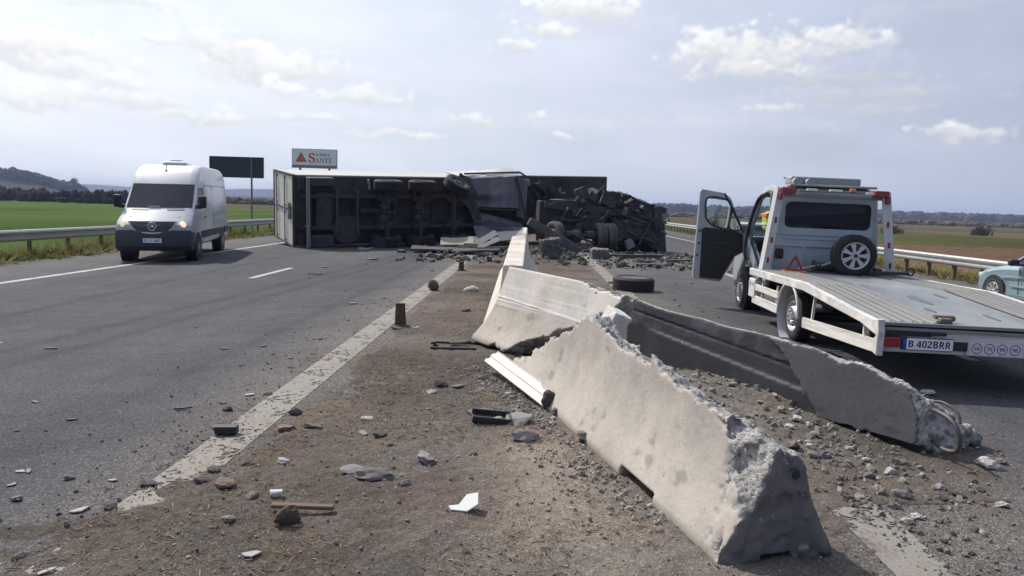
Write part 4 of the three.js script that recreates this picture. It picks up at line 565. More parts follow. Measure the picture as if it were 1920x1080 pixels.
// ---------------------------------------------------------------- vehicle shells: a side profile extruded across the width, narrowed upwards and bowed at the ends
function shell(pts, width, bevel, steps, warpF, holes) { const g = slab(pts, width, bevel, holes || [], steps); g.translate(0, 0, -width / 2); return creased(warp(mergeVertices(clean(g).deleteAttribute('normal').deleteAttribute('uv')), warpF), 32); }
function smoothProfile(pts, n = 4) { const c = new THREE.CatmullRomCurve3(pts.map(([x, y]) => V(x, y, 0)), true, 'catmullrom', 0.12); return c.getPoints(pts.length * n).slice(0, -1).map((p) => [p.x, p.y]); }
function patch(nu, nv, f, th = 0.012) { const g = grid(nu, nv, f); const n = g.attributes.normal, p = g.attributes.position; for (let i = 0; i < p.count; i++) p.setXYZ(i, p.getX(i) + n.getX(i) * th, p.getY(i) + n.getY(i) * th, p.getZ(i) + n.getZ(i) * th); return g; }
{ // the white panel van
  const t = thing('panel_van', 'white high-roof panel van with headlights on coming along the left lane', 'van', [-10.24, -0.13, -20.42], -75.8 * RAD);
  t.rotation.x = 0.8 * RAD; t.scale.z = 0.95;
  const wf = (v) => { const k = 1 - 0.062 * Math.max(0, v.y - 1.05) - (v.y > 2.3 ? 0.10 * (v.y - 2.3) ** 2 * 3 : 0); v.z *= k; if (v.x > -1.4) v.x -= 0.17 * v.z * v.z * step(-1.4, 0.4, v.x); if (v.x < -4.9) v.x += 0.04 * v.z * v.z; };
  const prof = [[-5.55, 0.42], [0.55, 0.42], [0.98, 0.5], [1.03, 0.8], [1.0, 1.0], [0.86, 1.13], [0.28, 1.42], [-0.52, 2.12], [-0.85, 2.42], [-1.25, 2.62], [-1.9, 2.7], [-4.9, 2.69], [-5.4, 2.6], [-5.58, 2.3], [-5.66, 1.4], [-5.64, 0.7]];
  part('body', shell(prof, 1.98, 0.09, 10, wf), M.white, t);
  const P = (x, y, z) => { const v = V(x, y, z); wf(v); return [v.x, v.y, v.z]; };
  part('windscreen', patch(14, 8, (u, v) => P(lerp(0.24, -0.50, v), lerp(1.445, 2.10, v), lerp(-0.90, 0.90, u)), -0.014), M.glass, t);
  for (const s of [-1, 1]) {
    const sd = (pts, th) => { const g = slab(pts, th, 0.003); g.translate(0, 0, 0.985); if (s < 0) g.scale(1, 1, -1); return warp(clean(g), (v) => { const w = V(v.x, v.y, v.z); wf(w); v.copy(w); }); };
    part('side_window', sd([[-0.02, 1.50], [-0.12, 1.62], [-0.52, 2.03], [-1.25, 2.03], [-1.28, 1.46]], 0.012), M.glass, t);
    part('side_moulding', [sd([[-0.45, 0.60], [-0.45, 0.80], [-3.75, 0.80], [-3.75, 0.60]], 0.03), sd([[-4.68, 0.60], [-4.68, 0.80], [-5.55, 0.80], [-5.55, 0.6]], 0.03)], M.darkGrey, t);
    part('panel_seam', [sd([[-1.38, 0.85], [-1.36, 0.85], [-1.36, 2.1], [-1.38, 2.1]], 0.008), sd([[-1.6, 2.12], [-5.3, 2.12], [-5.3, 2.10], [-1.6, 2.10]], 0.008), sd([[-2.75, 0.85], [-2.73, 0.85], [-2.73, 2.1], [-2.75, 2.1]], 0.008), sd([[-0.1, 1.15], [-5.3, 1.3], [-5.3, 1.285], [-0.1, 1.135]], 0.006)], std(0.3, 0.31, 0.33, 0.6), t);
    part('door_handle', sd([[-1.15, 1.16], [-1.3, 1.16], [-1.3, 1.2], [-1.15, 1.2]], 0.04), M.darkGrey, t);
    for (const x of [0, -4.2]) { part('wheel_arch', cyl(0.43, 0.30, x, 0.36, s * 0.865, 'z', 32), M.black, t); wheel(t, 0.345, 0.24, 0.22, M.rim, 'truck', [x, 0.345, s * 0.895], s); }
    const m = part('mirror', [box(0.14, 0.34, 0.22, -0.02, 1.62, s * 1.14, 0.05), box(0.1, 0.1, 0.2, -0.05, 1.48, s * 1.03, 0.03)], M.black, t);
    const hl = part('headlight', patch(8, 6, (u, v) => P(lerp(1.0, 0.70, v) - 0.06 * u * v, lerp(0.93, 1.2, v), s * lerp(0.60, 0.93, u)), s < 0 ? 0.02 : -0.02), std(0.30, 0.32, 0.35, 0.12, 0.5, { side: THREE.DoubleSide }), t);
    part('bulb', put(new THREE.SphereGeometry(0.098, 16, 12).scale(0.5, 1, 1), ...P(0.965, 1.0, s * 0.76)), new THREE.MeshStandardMaterial({ color: C(0.9, 0.7, 0.45), emissive: C(1, 0.72, 0.42), emissiveIntensity: s < 0 ? 0.9 : 0.55, roughness: 0.3 }), hl);
    part('bonnet_vent', patch(4, 2, (u, v) => P(lerp(0.36, 0.30, v), lerp(1.376, 1.405, v), s * lerp(0.25, 0.72, u)), s > 0 ? -0.014 : 0.014), new THREE.MeshStandardMaterial({ color: C(0.02, 0.02, 0.02), roughness: 0.6, side: THREE.DoubleSide }), t);
  }
  const bump = [[0.55, 0.30], [1.02, 0.32], [1.12, 0.45], [1.13, 0.72], [1.08, 0.86], [0.9, 0.88], [0.5, 0.86], [0.45, 0.45]];
  part('bumper', shell(bump, 1.98, 0.06, 10, wf), M.darkGrey, t);
  const gz = (g) => warp(clean(g), (v) => { const w = V(v.x, v.y, v.z); wf(w); v.copy(w); });
  const gr = part('grille', gz(patch(14, 6, (u, v) => { const z = lerp(-1, 1, u), hw = lerp(0.44, 0.62, v); return [lerp(1.035, 0.93, v * v), lerp(0.83, 1.09, v) - 0.03 * (1 - v) * (1 - z * z) - 0.02 * v * 0, -z * hw]; }, 0.012)), M.blackGloss, t);
  part('grille_trim', tube([[0.99, 1.085, -0.62], [1.045, 0.87, -0.47], [1.10, 0.785, 0], [1.045, 0.87, 0.47], [0.99, 1.085, 0.62]].map(([x, y, z]) => P(x, y, z)), 0.022, 30, 8), M.white, t);
  part('grille_bar', [0.90, 0.97, 1.03].map((y) => tube([P(1.02 - (y - 0.9) * 0.6, y, -0.5), P(1.03 - (y - 0.9) * 0.6, y, 0), P(1.02 - (y - 0.9) * 0.6, y, 0.5)], 0.012, 12, 6)), M.darkGrey, gr);
  part('emblem', [new THREE.TorusGeometry(0.105, 0.011, 10, 32), ...[90, 210, 330].map((a) => put(slab([[0, -0.018], [0.1, 0], [0, 0.018]], 0.012), 0, 0, 0, 0, 0, a * RAD))].map((g) => put(g, 1.055, 0.965, 0, 0, Math.PI / 2, 0)), M.chrome, t);
  const pl = print(256, 56, (c) => { c.fillStyle = '#e9ecee'; c.fillRect(0, 0, 256, 56); c.fillStyle = '#22409a'; c.fillRect(0, 0, 22, 56); c.fillStyle = '#15161a'; c.font = 'bold 46px sans-serif'; c.fillText('IS 11 LMC', 30, 45, 216); });
  part('number_plate', put(new THREE.PlaneGeometry(0.52, 0.115), 1.145, 0.60, 0, 0, Math.PI / 2, 0), new THREE.MeshStandardMaterial({ map: pl, roughness: 0.5 }), t);
  part('plate_frame', box(0.02, 0.135, 0.54, 1.130, 0.6, 0, 0.004), M.black, t);
  part('roof_vent', [warp(box(0.8, 0.12, 0.72, -2.3, 2.75, 0, 0.05), (v) => { const k = 1 - 2.2 * Math.max(0, v.y - 2.74); v.x = -2.3 + (v.x + 2.3) * k; v.z *= k; }), box(0.4, 0.06, 0.34, -2.3, 2.83, 0, 0.03)], M.white, t);
  part('aerial', [rod([-1.02, 2.5, 0.05], [-1.12, 2.66, 0.05], 0.012), box(0.06, 0.05, 0.04, -1.0, 2.5, 0.05, 0.01)], M.black, t);
  part('dashboard_paper', put(new THREE.PlaneGeometry(0.3, 0.05), ...P(0.22, 1.475, 0.12), 0, Math.PI / 2, 0), M.whiteMatt, t).position.x += 0.02;
}
{ // the tow truck
  const t = thing('tow_truck', 'white flatbed tow truck with its left door open and a spare wheel behind the cab', 'tow truck', [4.62, -0.04, -7.4], 89 * RAD);
  t.rotation.x = 0.7 * RAD;
  const cabP = paint(0.40, 0.445, 0.49, { map: rep(T.dust, 0.5) }), worn = std(0.72, 0.70, 0.66, 0.55, 0, { map: rep(T.grime, 0.9) }), W = M.white, shellW = M.white, alu = std(0.33, 0.335, 0.33, 0.55, 0.3, { map: rep(T.grime, 0.5) }), plate = std(0.27, 0.295, 0.30, 0.5, 0.25, { map: rep(T.grime, 0.45), roughnessMap: rep(T.grime, 0.4) });
  const deckY = (x) => (x < 2.15 ? lerp(0.66, 0.82, x / 2.15) : lerp(0.82, 0.80, (x - 2.15) / 2.6));
  // side rails and skirt
  for (const s of [-1, 1]) {
    part('side_rail', slab([[0.02, 0.54], [0.02, 0.685], [0.45, 0.715], [2.15, 0.852], [4.72, 0.832], [4.72, 0.725], [2.2, 0.742], [0.4, 0.61]], 0.06, 0.01).translate(0, 0, s * 1.15 - 0.03), worn, t);
    part('skirt_bar', [bar([0.08, 0.42, s * 1.13], [2.22, 0.33, s * 1.13], 0.035, 0.13)], worn, t);
    part('skirt_bar', box(1.3, 0.10, 0.035, 3.95, 0.55, s * 1.13, 0.01), worn, t); part('skirt_bar', box(1.3, 0.13, 0.035, 3.95, 0.35, s * 1.13, 0.01), worn, t);
    for (const g of [box(0.03, 0.36, 0.03, 3.45, 0.5, s * 1.10), box(0.03, 0.36, 0.03, 4.2, 0.5, s * 1.10), bar([1.95, 0.72, s * 1.1], [2.0, 0.36, s * 1.1], 0.03, 0.03), bar([0.42, 0.6, s * 1.1], [0.42, 0.42, s * 1.1], 0.03, 0.06)]) part('skirt_strut', g, worn, t);
    part('side_locker', [box(0.34, 0.30, 0.12, 4.62, 0.52, s * 1.1, 0.02), box(0.05, 0.05, 0.02, 4.55, 0.6, s * 1.165), box(0.05, 0.05, 0.02, 4.7, 0.6, s * 1.165)], M.whiteMatt, t);
    part('rear_wheel_arch', new THREE.CylinderGeometry(0.41, 0.41, 0.34, 28, 1, true, 0, Math.PI).rotateX(Math.PI / 2).rotateZ(0).translate(2.78, 0.36, s * 1.0), new THREE.MeshStandardMaterial({ color: C(0.6, 0.6, 0.6), roughness: 0.5, side: THREE.DoubleSide }), t);
    part('arch_lip', put(new THREE.TorusGeometry(0.42, 0.02, 8, 28, Math.PI), 2.78, 0.36, s * 1.16), worn, t);
    wheel(t, 0.33, 0.22, 0.20, M.rim, 'truck', [2.78, 0.33, s * 0.99], s); wheel(t, 0.33, 0.22, 0.20, M.rim, 'truck', [6.1, 0.33, s * 0.85], s);
    // rear corner bracket
    part('corner_bracket', slab([[0, 0.70], [0.08, 0.70], [0.1, 0.56], [0.02, 0.54], [0.07, 0.5], [0.06, 0.36], [-0.02, 0.345], [-0.02, 0.5], [-0.03, 0.58]], 0.07, 0.008).translate(-0.02, 0, s * 1.15 - 0.035), worn, t);
  }
  part('inner_shadow_panel', [box(2.2, 0.3, 0.05, 3.7, 0.55, 0.75), box(4.4, 0.2, 0.08, 2.6, 0.52, 0.4), box(4.4, 0.2, 0.08, 2.6, 0.52, -0.4), cyl(0.06, 1.8, 2.78, 0.34, 0, 'z', 12)], M.darkGrey, t).name = 'chassis';  // chassis rails and axle, with a dark panel standing for inner shade
  // deck
  const plank = join([bar([0.03, 0, 0], [2.15, 0.16, 0], 0.076, 0.03), bar([2.15, 0.16, 0], [4.6, 0.145, 0], 0.076, 0.03), bar([0.03, 0.017, -0.03], [2.15, 0.177, -0.03], 0.012, 0.012), bar([0.03, 0.017, 0.03], [2.15, 0.177, 0.03], 0.012, 0.012), bar([2.15, 0.177, -0.03], [4.6, 0.162, -0.03], 0.012, 0.012), bar([2.15, 0.177, 0.03], [4.6, 0.162, 0.03], 0.012, 0.012)]);
  for (let k = 0; k < 5; k++) for (const z of [-1.07 + k * 0.108, 0.62 + k * 0.108]) part('deck_plank', plank, alu, t).position.set(0, 0.668 + (k % 2) * 0.002, z);
  part('deck_plate', [bar([0.03, 0.667, 0], [2.15, 0.827, 0], 1.1, 0.02), bar([2.15, 0.827, 0], [4.6, 0.812, 0], 1.1, 0.02)].map((g) => g.translate(0, 0, -0.02)), plate, t);
  part('deck_base', [bar([0.03, 0.63, 0], [2.15, 0.79, 0], 2.2, 0.03), bar([2.15, 0.79, 0], [4.7, 0.775, 0], 2.2, 0.03)], M.black, t);
  part('deck_ridge', [bar([0.02, 0.70, -0.585], [2.15, 0.86, -0.585], 0.03, 0.03), bar([0.02, 0.70, 0.555], [2.15, 0.86, 0.555], 0.03, 0.03)], alu, t);
  const oil = (x0, z0, sx, sz, seed) => { const p = []; for (let k = 0; k < 26; k++) { const a = k / 26 * 6.283, r = 0.7 + 0.5 * fbm(Math.cos(a) * 1.7 + seed, Math.sin(a) * 1.7, seed, 3); p.push([x0 + Math.cos(a) * sx * r, z0 + Math.sin(a) * sz * r]); } const q = slab(p, 0.002); return warp(clean(q.rotateX(Math.PI / 2)), (v) => { v.y += 0.6775 + v.x * 0.0744 + 0.003; }); };
  part('oil_stain', [oil(1.35, -0.12, 0.42, 0.09, 3), oil(0.75, -0.30, 0.16, 0.05, 8), oil(1.7, 0.28, 0.2, 0.05, 12), oil(0.5, 0.2, 0.22, 0.035, 17)], std(0.12, 0.125, 0.12, 0.45), t);
  part('ramp_latch', [box(0.16, 0.05, 0.12, 0.1, 0.71, -0.5, 0.01), cyl(0.03, 0.2, 0.12, 0.73, -0.48, 'z', 10)], std(0.2, 0.15, 0.11, 0.7, 0.4), t);
  part('deck_edge', [box(0.05, 0.035, 2.26, 0.0, 0.665, 0, 0.008), box(0.05, 0.03, 2.2, 0.0, 0.615, 0, 0.006)], alu, t);
  // rear end
  part('rear_beam', box(0.06, 0.12, 1.95, 0.03, 0.565, 0.1, 0.01), worn, t);
  part('bumper_bar', box(0.05, 0.15, 2.2, 0.04, 0.455, 0, 0.01), worn, t);
  part('dark_slot', [box(0.04, 0.05, 0.5, 0.0, 0.575, -0.9, 0.01), box(0.04, 0.09, 0.14, 0.0, 0.47, -0.36, 0.01), box(0.05, 0.03, 0.16, -0.03, 0.585, -0.6, 0.01), box(0.05, 0.03, 0.4, -0.01, 0.56, 0.9, 0.01)], M.black, t);
  for (const s of [-1, 1]) part('tail_light', [box(0.05, 0.10, 0.15, -0.01, 0.485, s * 1.03, 0.012), box(0.05, 0.10, 0.07, -0.011, 0.485, s * 1.13, 0.012)], M.redLens, t);
  const pl = print(512, 116, (c) => { c.fillStyle = '#e6e9ea'; c.fillRect(0, 0, 512, 116); c.fillStyle = '#1f3f9c'; c.fillRect(0, 0, 42, 116); c.fillStyle = '#d8c23a'; for (let k = 0; k < 12; k++) { c.beginPath(); c.arc(21 + 12 * Math.cos(k * 0.5236), 40 + 12 * Math.sin(k * 0.5236), 2, 0, 7); c.fill(); } c.fillStyle = '#16171b'; c.font = 'bold 98px sans-serif'; c.fillText('B 402BRR', 54, 94, 436); });
  const np = part('number_plate', put(new THREE.PlaneGeometry(0.49, 0.112), -0.016, 0.475, -0.68, 0, -Math.PI / 2, 0), new THREE.MeshStandardMaterial({ map: pl, roughness: 0.5 }), t);
  part('plate_frame', box(0.02, 0.125, 0.505, -0.002, 0.475, -0.68, 0.004), M.black, np);
  const rd = print(512, 128, (c) => { c.fillStyle = '#d6d6da'; c.fillRect(0, 0, 512, 128); ['50', '70', '90', '90'].forEach((s, k) => { const x = 66 + k * 126; c.strokeStyle = '#a04a58'; c.lineWidth = 10; c.beginPath(); c.arc(x, 64, 50, 0, 7); c.stroke(); c.fillStyle = '#3a3a42'; c.font = 'bold 54px sans-serif'; c.textAlign = 'center'; c.fillText(s, x, 83); }); });
  part('speed_stickers', put(new THREE.PlaneGeometry(0.50, 0.125), -0.018, 0.46, -0.02, 0, -Math.PI / 2, 0), new THREE.MeshStandardMaterial({ map: rd, roughness: 0.6 }), t);
  part('sticker_plate', box(0.02, 0.15, 0.8, -0.006, 0.46, 0.1, 0.004), M.whiteMatt, t);
  // headboard frame
  for (const s of [-1, 1]) {
    part('frame_post', bar([4.6, 0.78, s * 1.0], [4.66, 2.12, s * 0.83], 0.10, 0.13), M.whiteMatt, t);
    const pf = []; for (let k = 0; k < 9; k++) { const f = 0.06 + k * 0.105, y = lerp(0.78, 2.12, f), z = s * (lerp(1.0, 0.83, f) + 0.052); pf.push(box(0.03, 0.06, 0.006, 4.63, y, z, 0)); } part('post_slot', pf, M.darkGrey, t);
    for (const y of [0.98, 1.3, 1.62]) part('reflector', box(0.012, 0.09, 0.035, 4.545 + 0.045 * (y - 0.8), y, s * (lerp(1.0, 0.83, (y - 0.78) / 1.34) - 0.02), 0.003), M.redLens, t);
    part('marker_lamp', [box(0.16, 0.105, 0.22, 4.6, 2.09, s * 0.72, 0.02), box(0.1, 0.12, 0.06, 4.58, 2.0, s * 0.83, 0.02)], M.redLens, t);
  }
  part('headboard_bar', [box(0.08, 0.05, 1.6, 4.68, 2.02, 0, 0.01), box(0.05, 0.04, 1.1, 4.62, 2.10, 0, 0.008)], std(0.24, 0.25, 0.26, 0.5, 0.4), t);
  part('work_lamp', [box(0.06, 0.035, 0.16, 4.58, 2.115, -0.35, 0.01), box(0.06, 0.035, 0.2, 4.58, 2.115, 0.02, 0.01), box(0.06, 0.035, 0.12, 4.58, 2.09, 0.55, 0.01)], std(0.7, 0.72, 0.74, 0.3), t);
  part('amber_lamp', box(0.06, 0.055, 0.09, 4.58, 2.13, 0.28, 0.015), M.orange, t);
  part('light_bar', [box(0.3, 0.13, 1.12, 5.05, 2.27, -0.03, 0.03), box(0.35, 0.03, 1.3, 5.05, 2.19, 0.05, 0.01), rod([4.75, 2.19, -0.55], [4.75, 2.19, 0.72], 0.02), rod([5.3, 2.32, -0.58], [5.3, 2.32, 0.5], 0.018), cyl(0.07, 0.12, 4.82, 2.24, -0.52, 'x', 14), cyl(0.06, 0.12, 4.82, 2.24, -0.32, 'x', 14)], std(0.36, 0.38, 0.38, 0.45, 0.3, { map: rep(T.dust, 1) }), t);
  // cab shell
  const cw = (v) => { v.z *= 1 - 0.085 * Math.max(0, v.y - 1.0); if (v.x > 5.9) v.x -= 0.14 * v.z * v.z; };
  const rearX = 4.86, cab = new THREE.Group(); cab.name = 'cab'; t.add(cab);
  const cabProf = [[rearX, 0.52], [5.6, 0.52], [5.68, 0.75], [5.85, 0.9], [6.35, 0.9], [6.52, 0.75], [6.6, 0.45], [7.02, 0.45], [7.08, 0.8], [7.0, 1.08], [6.55, 1.32], [5.95, 2.0], [5.6, 2.17], [5.2, 2.2], [rearX + 0.1, 2.16], [rearX, 2.05]];
  const doorHole = [[5.05, 0.62], [5.6, 0.62], [5.75, 0.84], [6.2, 0.95], [6.28, 1.34], [5.82, 1.94], [5.45, 2.04], [5.05, 2.02]], winHole = [[5.12, 1.4], [6.2, 1.38], [5.82, 1.92], [5.45, 2.0], [5.12, 1.99]];
  const wall = (s, hole) => { const g = slab(cabProf, 0.09, 0.03, [hole]); g.translate(0, 0, s > 0 ? 0.80 : -0.89); return creased(warp(clean(g), cw), 35); };
  part('side_panel', wall(-1, doorHole), cabP, cab); part('side_panel', wall(1, winHole), cabP, cab);
  const across = (pts) => { const g = slab(pts, 1.66, 0, [], 6); g.translate(0, 0, -0.83); return creased(warp(clean(g), cw), 35); };
  part('roof', across([[5.75, 2.06], [5.6, 2.17], [5.2, 2.2], [rearX + 0.1, 2.16], [rearX, 2.07], [rearX + 0.03, 2.03], [5.2, 2.14]]), cabP, cab);
  part('bonnet', across([[6.3, 0.5], [7.02, 0.5], [7.08, 0.8], [7.0, 1.08], [6.52, 1.30], [6.3, 1.28]]), cabP, cab);
  part('windscreen', warp(clean(slab([[6.5, 1.31], [6.53, 1.31], [5.79, 2.06], [5.76, 2.06]], 1.62).translate(0, 0, -0.81)), cw), M.pane, cab);
  part('passenger_window', warp(clean(slab(winHole, 0.01).translate(0, 0, 0.85)), cw), M.pane, cab);
  // rear wall with window
  const rw = (pts, th, b, x, holes) => { const g = slab(pts, th, b, holes); g.rotateY(-Math.PI / 2).translate(x, 0, 0); return creased(clean(g), 35); };
  part('rear_wall', rw([[-0.86, 0.80], [0.86, 0.80], [0.86, 1.1], [0.78, 2.02], [0.72, 2.09], [-0.72, 2.09], [-0.78, 2.02], [-0.86, 1.1]], 0.05, 0.012, rearX + 0.0, [roundRect(-0.66, 1.51, 0.70, 1.925, 0.09)]), cabP, cab);
  part('rear_window', rw(roundRect(-0.68, 1.49, 0.72, 1.945, 0.1), 0.012, 0.003, rearX - 0.02), M.glass, cab);
  part('wall_rib', [box(0.02, 0.018, 1.5, rearX - 0.055, 1.40, 0, 0.005), box(0.016, 0.014, 1.3, rearX - 0.055, 1.33, 0, 0.004), box(0.03, 0.03, 1.68, rearX - 0.06, 1.22, 0, 0.008), box(0.03, 0.42, 0.05, rearX - 0.06, 1.01, -0.33, 0.008), box(0.03, 0.42, 0.05, rearX - 0.06, 1.01, -0.82, 0.008), box(0.03, 0.42, 0.05, rearX - 0.06, 1.01, 0.82, 0.008)], cabP, cab);
  part('black_flap', rw(roundRect(-0.775, 1.0, -0.645, 1.165, 0.03), 0.03, 0.006, rearX - 0.05), M.black, cab);
  part('cab_floor', box(1.6, 0.08, 1.6, 5.7, 0.6, 0), M.black, cab);
  part('dashboard', [box(0.35, 0.3, 1.55, 6.2, 1.15, 0, 0.08), put(new THREE.TorusGeometry(0.2, 0.018, 8, 28), 5.92, 1.27, -0.4, 0, Math.PI / 2, -0.5)], M.black, cab);
  for (const z of [-0.52, 0.45]) part('seat', [box(0.5, 0.16, 0.52, 5.5, 0.98, z, 0.06), box(0.16, 0.62, 0.5, 5.22, 1.36, z, 0.06, 0, 0, 0.12), box(0.1, 0.2, 0.26, 5.16, 1.74, z, 0.04)], M.black, cab);
  part('inner_rear_lining', box(0.02, 1.2, 1.56, rearX + 0.09, 1.25, 0), M.black, cab);
  part('door_seal', tube([...doorHole, doorHole[0]].map(([x, y]) => { const v = V(x, y, -0.9); cw(v); return [v.x, v.y, v.z]; }), 0.034, 80, 6), M.black, cab);
  part('inner_lining', [box(1.35, 0.75, 0.03, 5.6, 0.98, 0.78), box(1.0, 0.03, 1.5, 5.35, 2.02, 0)], M.black, cab);
  part('front_bumper', across([[6.7, 0.3], [7.1, 0.32], [7.16, 0.6], [7.06, 0.72], [6.7, 0.7]]), M.darkGrey, cab);
  part('wheel_arch', [cyl(0.4, 0.3, 6.1, 0.36, -0.78, 'z', 28), cyl(0.4, 0.3, 6.1, 0.36, 0.78, 'z', 28)], M.black, cab);
  // open door, hinged at the pillar
  const d = new THREE.Group(); d.name = 'door'; d.position.set(6.26, 0, -0.90); d.rotation.y = 5 * RAD; t.add(d);
  const out = [[0.89, 0.50], [0.9, 0.6], [0.865, 2.06], [0.84, 2.11], [0.42, 2.055], [0.30, 1.97], [0.03, 1.38], [0, 1.3], [0.0, 1.0], [0.14, 0.92], [0.37, 0.47], [0.42, 0.45]];
  const h1 = [[0.74, 1.6], [0.73, 1.95], [0.36, 1.925], [0.30, 1.86], [0.345, 1.42], [0.50, 1.44], [0.6, 1.47], [0.70, 1.55]], h2 = [[0.255, 1.80], [0.285, 1.42], [0.09, 1.42]];
  const DX = (g) => g.rotateY(Math.PI / 2);
  part('door_panel', DX(slab(out, 0.07, 0.012, [h1, h2])), cabP, d);
  part('door_trim', DX(slab([[0.775, 0.52], [0.79, 1.40], [0.74, 1.43], [0.5, 1.41], [0.24, 1.40], [0.04, 1.33], [0.02, 1.02], [0.17, 0.93], [0.39, 0.5]], 0.03, 0.008)).translate(-0.028, 0, 0), M.black, d);
  part('window_seal', [tube([...h1, h1[0]].map(([w, y]) => [-0.008, y, -w]), 0.017, 60, 6), tube([...h2, h2[0]].map(([w, y]) => [-0.008, y, -w]), 0.015, 40, 6), rod([-0.005, 2.05, -0.42], [-0.005, 1.36, -0.03], 0.016)], M.black, d);
  part('door_glass', [DX(slab(h1, 0.006)).translate(0.035, 0, 0), DX(slab(h2, 0.006)).translate(0.035, 0, 0)], M.pane, d);
  part('latch', [box(0.02, 0.05, 0.03, -0.012, 1.36, -0.83), box(0.02, 0.04, 0.03, -0.012, 1.14, -0.83), box(0.02, 0.04, 0.03, -0.012, 0.92, -0.85), box(0.03, 0.03, 0.2, -0.04, 1.15, -0.45, 0.01)], M.darkGrey, d);
  const mir = part('mirror', [box(0.1, 0.34, 0.2, 0.32, 1.47, -0.13, 0.04), rod([0.03, 1.35, -0.06], [0.3, 1.38, -0.1], 0.03)], M.black, d);
  part('mirror_glass', box(0.01, 0.28, 0.15, 0.267, 1.47, -0.13, 0.003), M.chrome, mir);
}
{ // things carried on the tow truck
  const put0 = (name, label, cat, x, y, z, ry = 0) => { const p = V(x, y, z).applyMatrix4(mx(4.62, -0.04, -7.4, 0, 89 * RAD, 0)); return thing(name, label, cat, [p.x, p.y, p.z], 89 * RAD + ry); };
  const s = put0('spare_wheel', 'car wheel with a silver seven-spoke rim standing on the tow truck bed', 'wheel', 4.22, 0.80, 0.25, -0.06);
  const w = wheel(s, 0.325, 0.20, 0.205, std(0.55, 0.55, 0.57, 0.35, 0.6), 7, [0, 0.325, 0], -1); w.rotation.order = 'YXZ'; w.rotation.y = Math.PI / 2; 
  part('rim_back', cyl(0.22, 0.02, 0.05, 0.34, 0, 'x', 24), M.black, s);
  const tr = put0('warning_triangle', 'red warning triangle standing on the tow truck bed left of the spare wheel', 'warning triangle', 4.3, 0.85, -0.60, 0);
  part('triangle', slab([[-0.15, 0], [0.15, 0], [0, 0.26]], 0.012, 0.003, [[[-0.085, 0.04], [0.085, 0.04], [0, 0.187]]]).rotateY(-Math.PI / 2), M.redLens, tr);
  part('foot', [box(0.12, 0.03, 0.36, 0, -0.01, 0, 0.01), rod([0.05, 0, -0.12], [0.05, 0, 0.12], 0.012)], M.orange, tr);
  const wi = put0('winch', 'dark winch with a taut strap in front of the cab wall on the tow truck', 'winch', 4.5, 0.83, -0.05);
  part('drum', [cyl(0.07, 0.34, 0, 0.09, 0, 'z', 18), cyl(0.1, 0.03, 0, 0.09, 0.18, 'z', 18), cyl(0.1, 0.03, 0, 0.09, -0.18, 'z', 18)], M.darkGrey, wi); part('base', box(0.22, 0.04, 1.5, 0, 0.0, 0.1, 0.01), std(0.07, 0.055, 0.045, 0.8, 0.2), wi);
  part('strap', [rod([-0.05, 0.1, -0.1], [-0.22, 0.24, 0.16], 0.014), rod([-0.1, 0.03, -0.5], [-0.05, 0.12, -0.12], 0.014)], std(0.4, 0.38, 0.33, 0.8), wi);
  const ba = put0('tow_bar', 'dark tow bar with a ring lying on the bed beside the spare wheel', 'tow bar', 4.2, 0.855, 0.72);
  part('bar', [box(0.08, 0.05, 0.85, 0, 0.02, -0.05, 0.012), box(0.14, 0.1, 0.1, 0, 0.04, -0.1, 0.02), rod([0.1, 0.02, -0.4], [0.05, 0.03, 0.3], 0.02)], M.darkGrey, ba); part('ring', put(new THREE.TorusGeometry(0.055, 0.014, 8, 24), 0, 0.05, 0.40, 0, Math.PI / 2, 0), M.darkGrey, ba);
  const ve = put0('safety_vest', 'yellow green safety vest with an orange patch hung over the driver seat', 'vest', 5.2, 0, -0.62);
  const hv = std(0.40, 0.46, 0.06, 0.8); part('cloth', warp(box(0.3, 0.34, 0.5, 0.0, 1.60, 0, 0.1), (v) => { v.x += 0.03 * fbm(v.x * 9, v.y * 9, v.z * 9, 2); v.z += 0.03 * fbm(v.y * 9, v.x * 9, v.z * 9, 2); }), hv, ve); part('patch', [box(0.31, 0.07, 0.12, 0, 1.70, -0.2, 0.02)], M.orange, ve); part('reflective_band', box(0.308, 0.045, 0.505, 0, 1.55, 0, 0.01), std(0.62, 0.64, 0.6, 0.4, 0.3), ve);
}
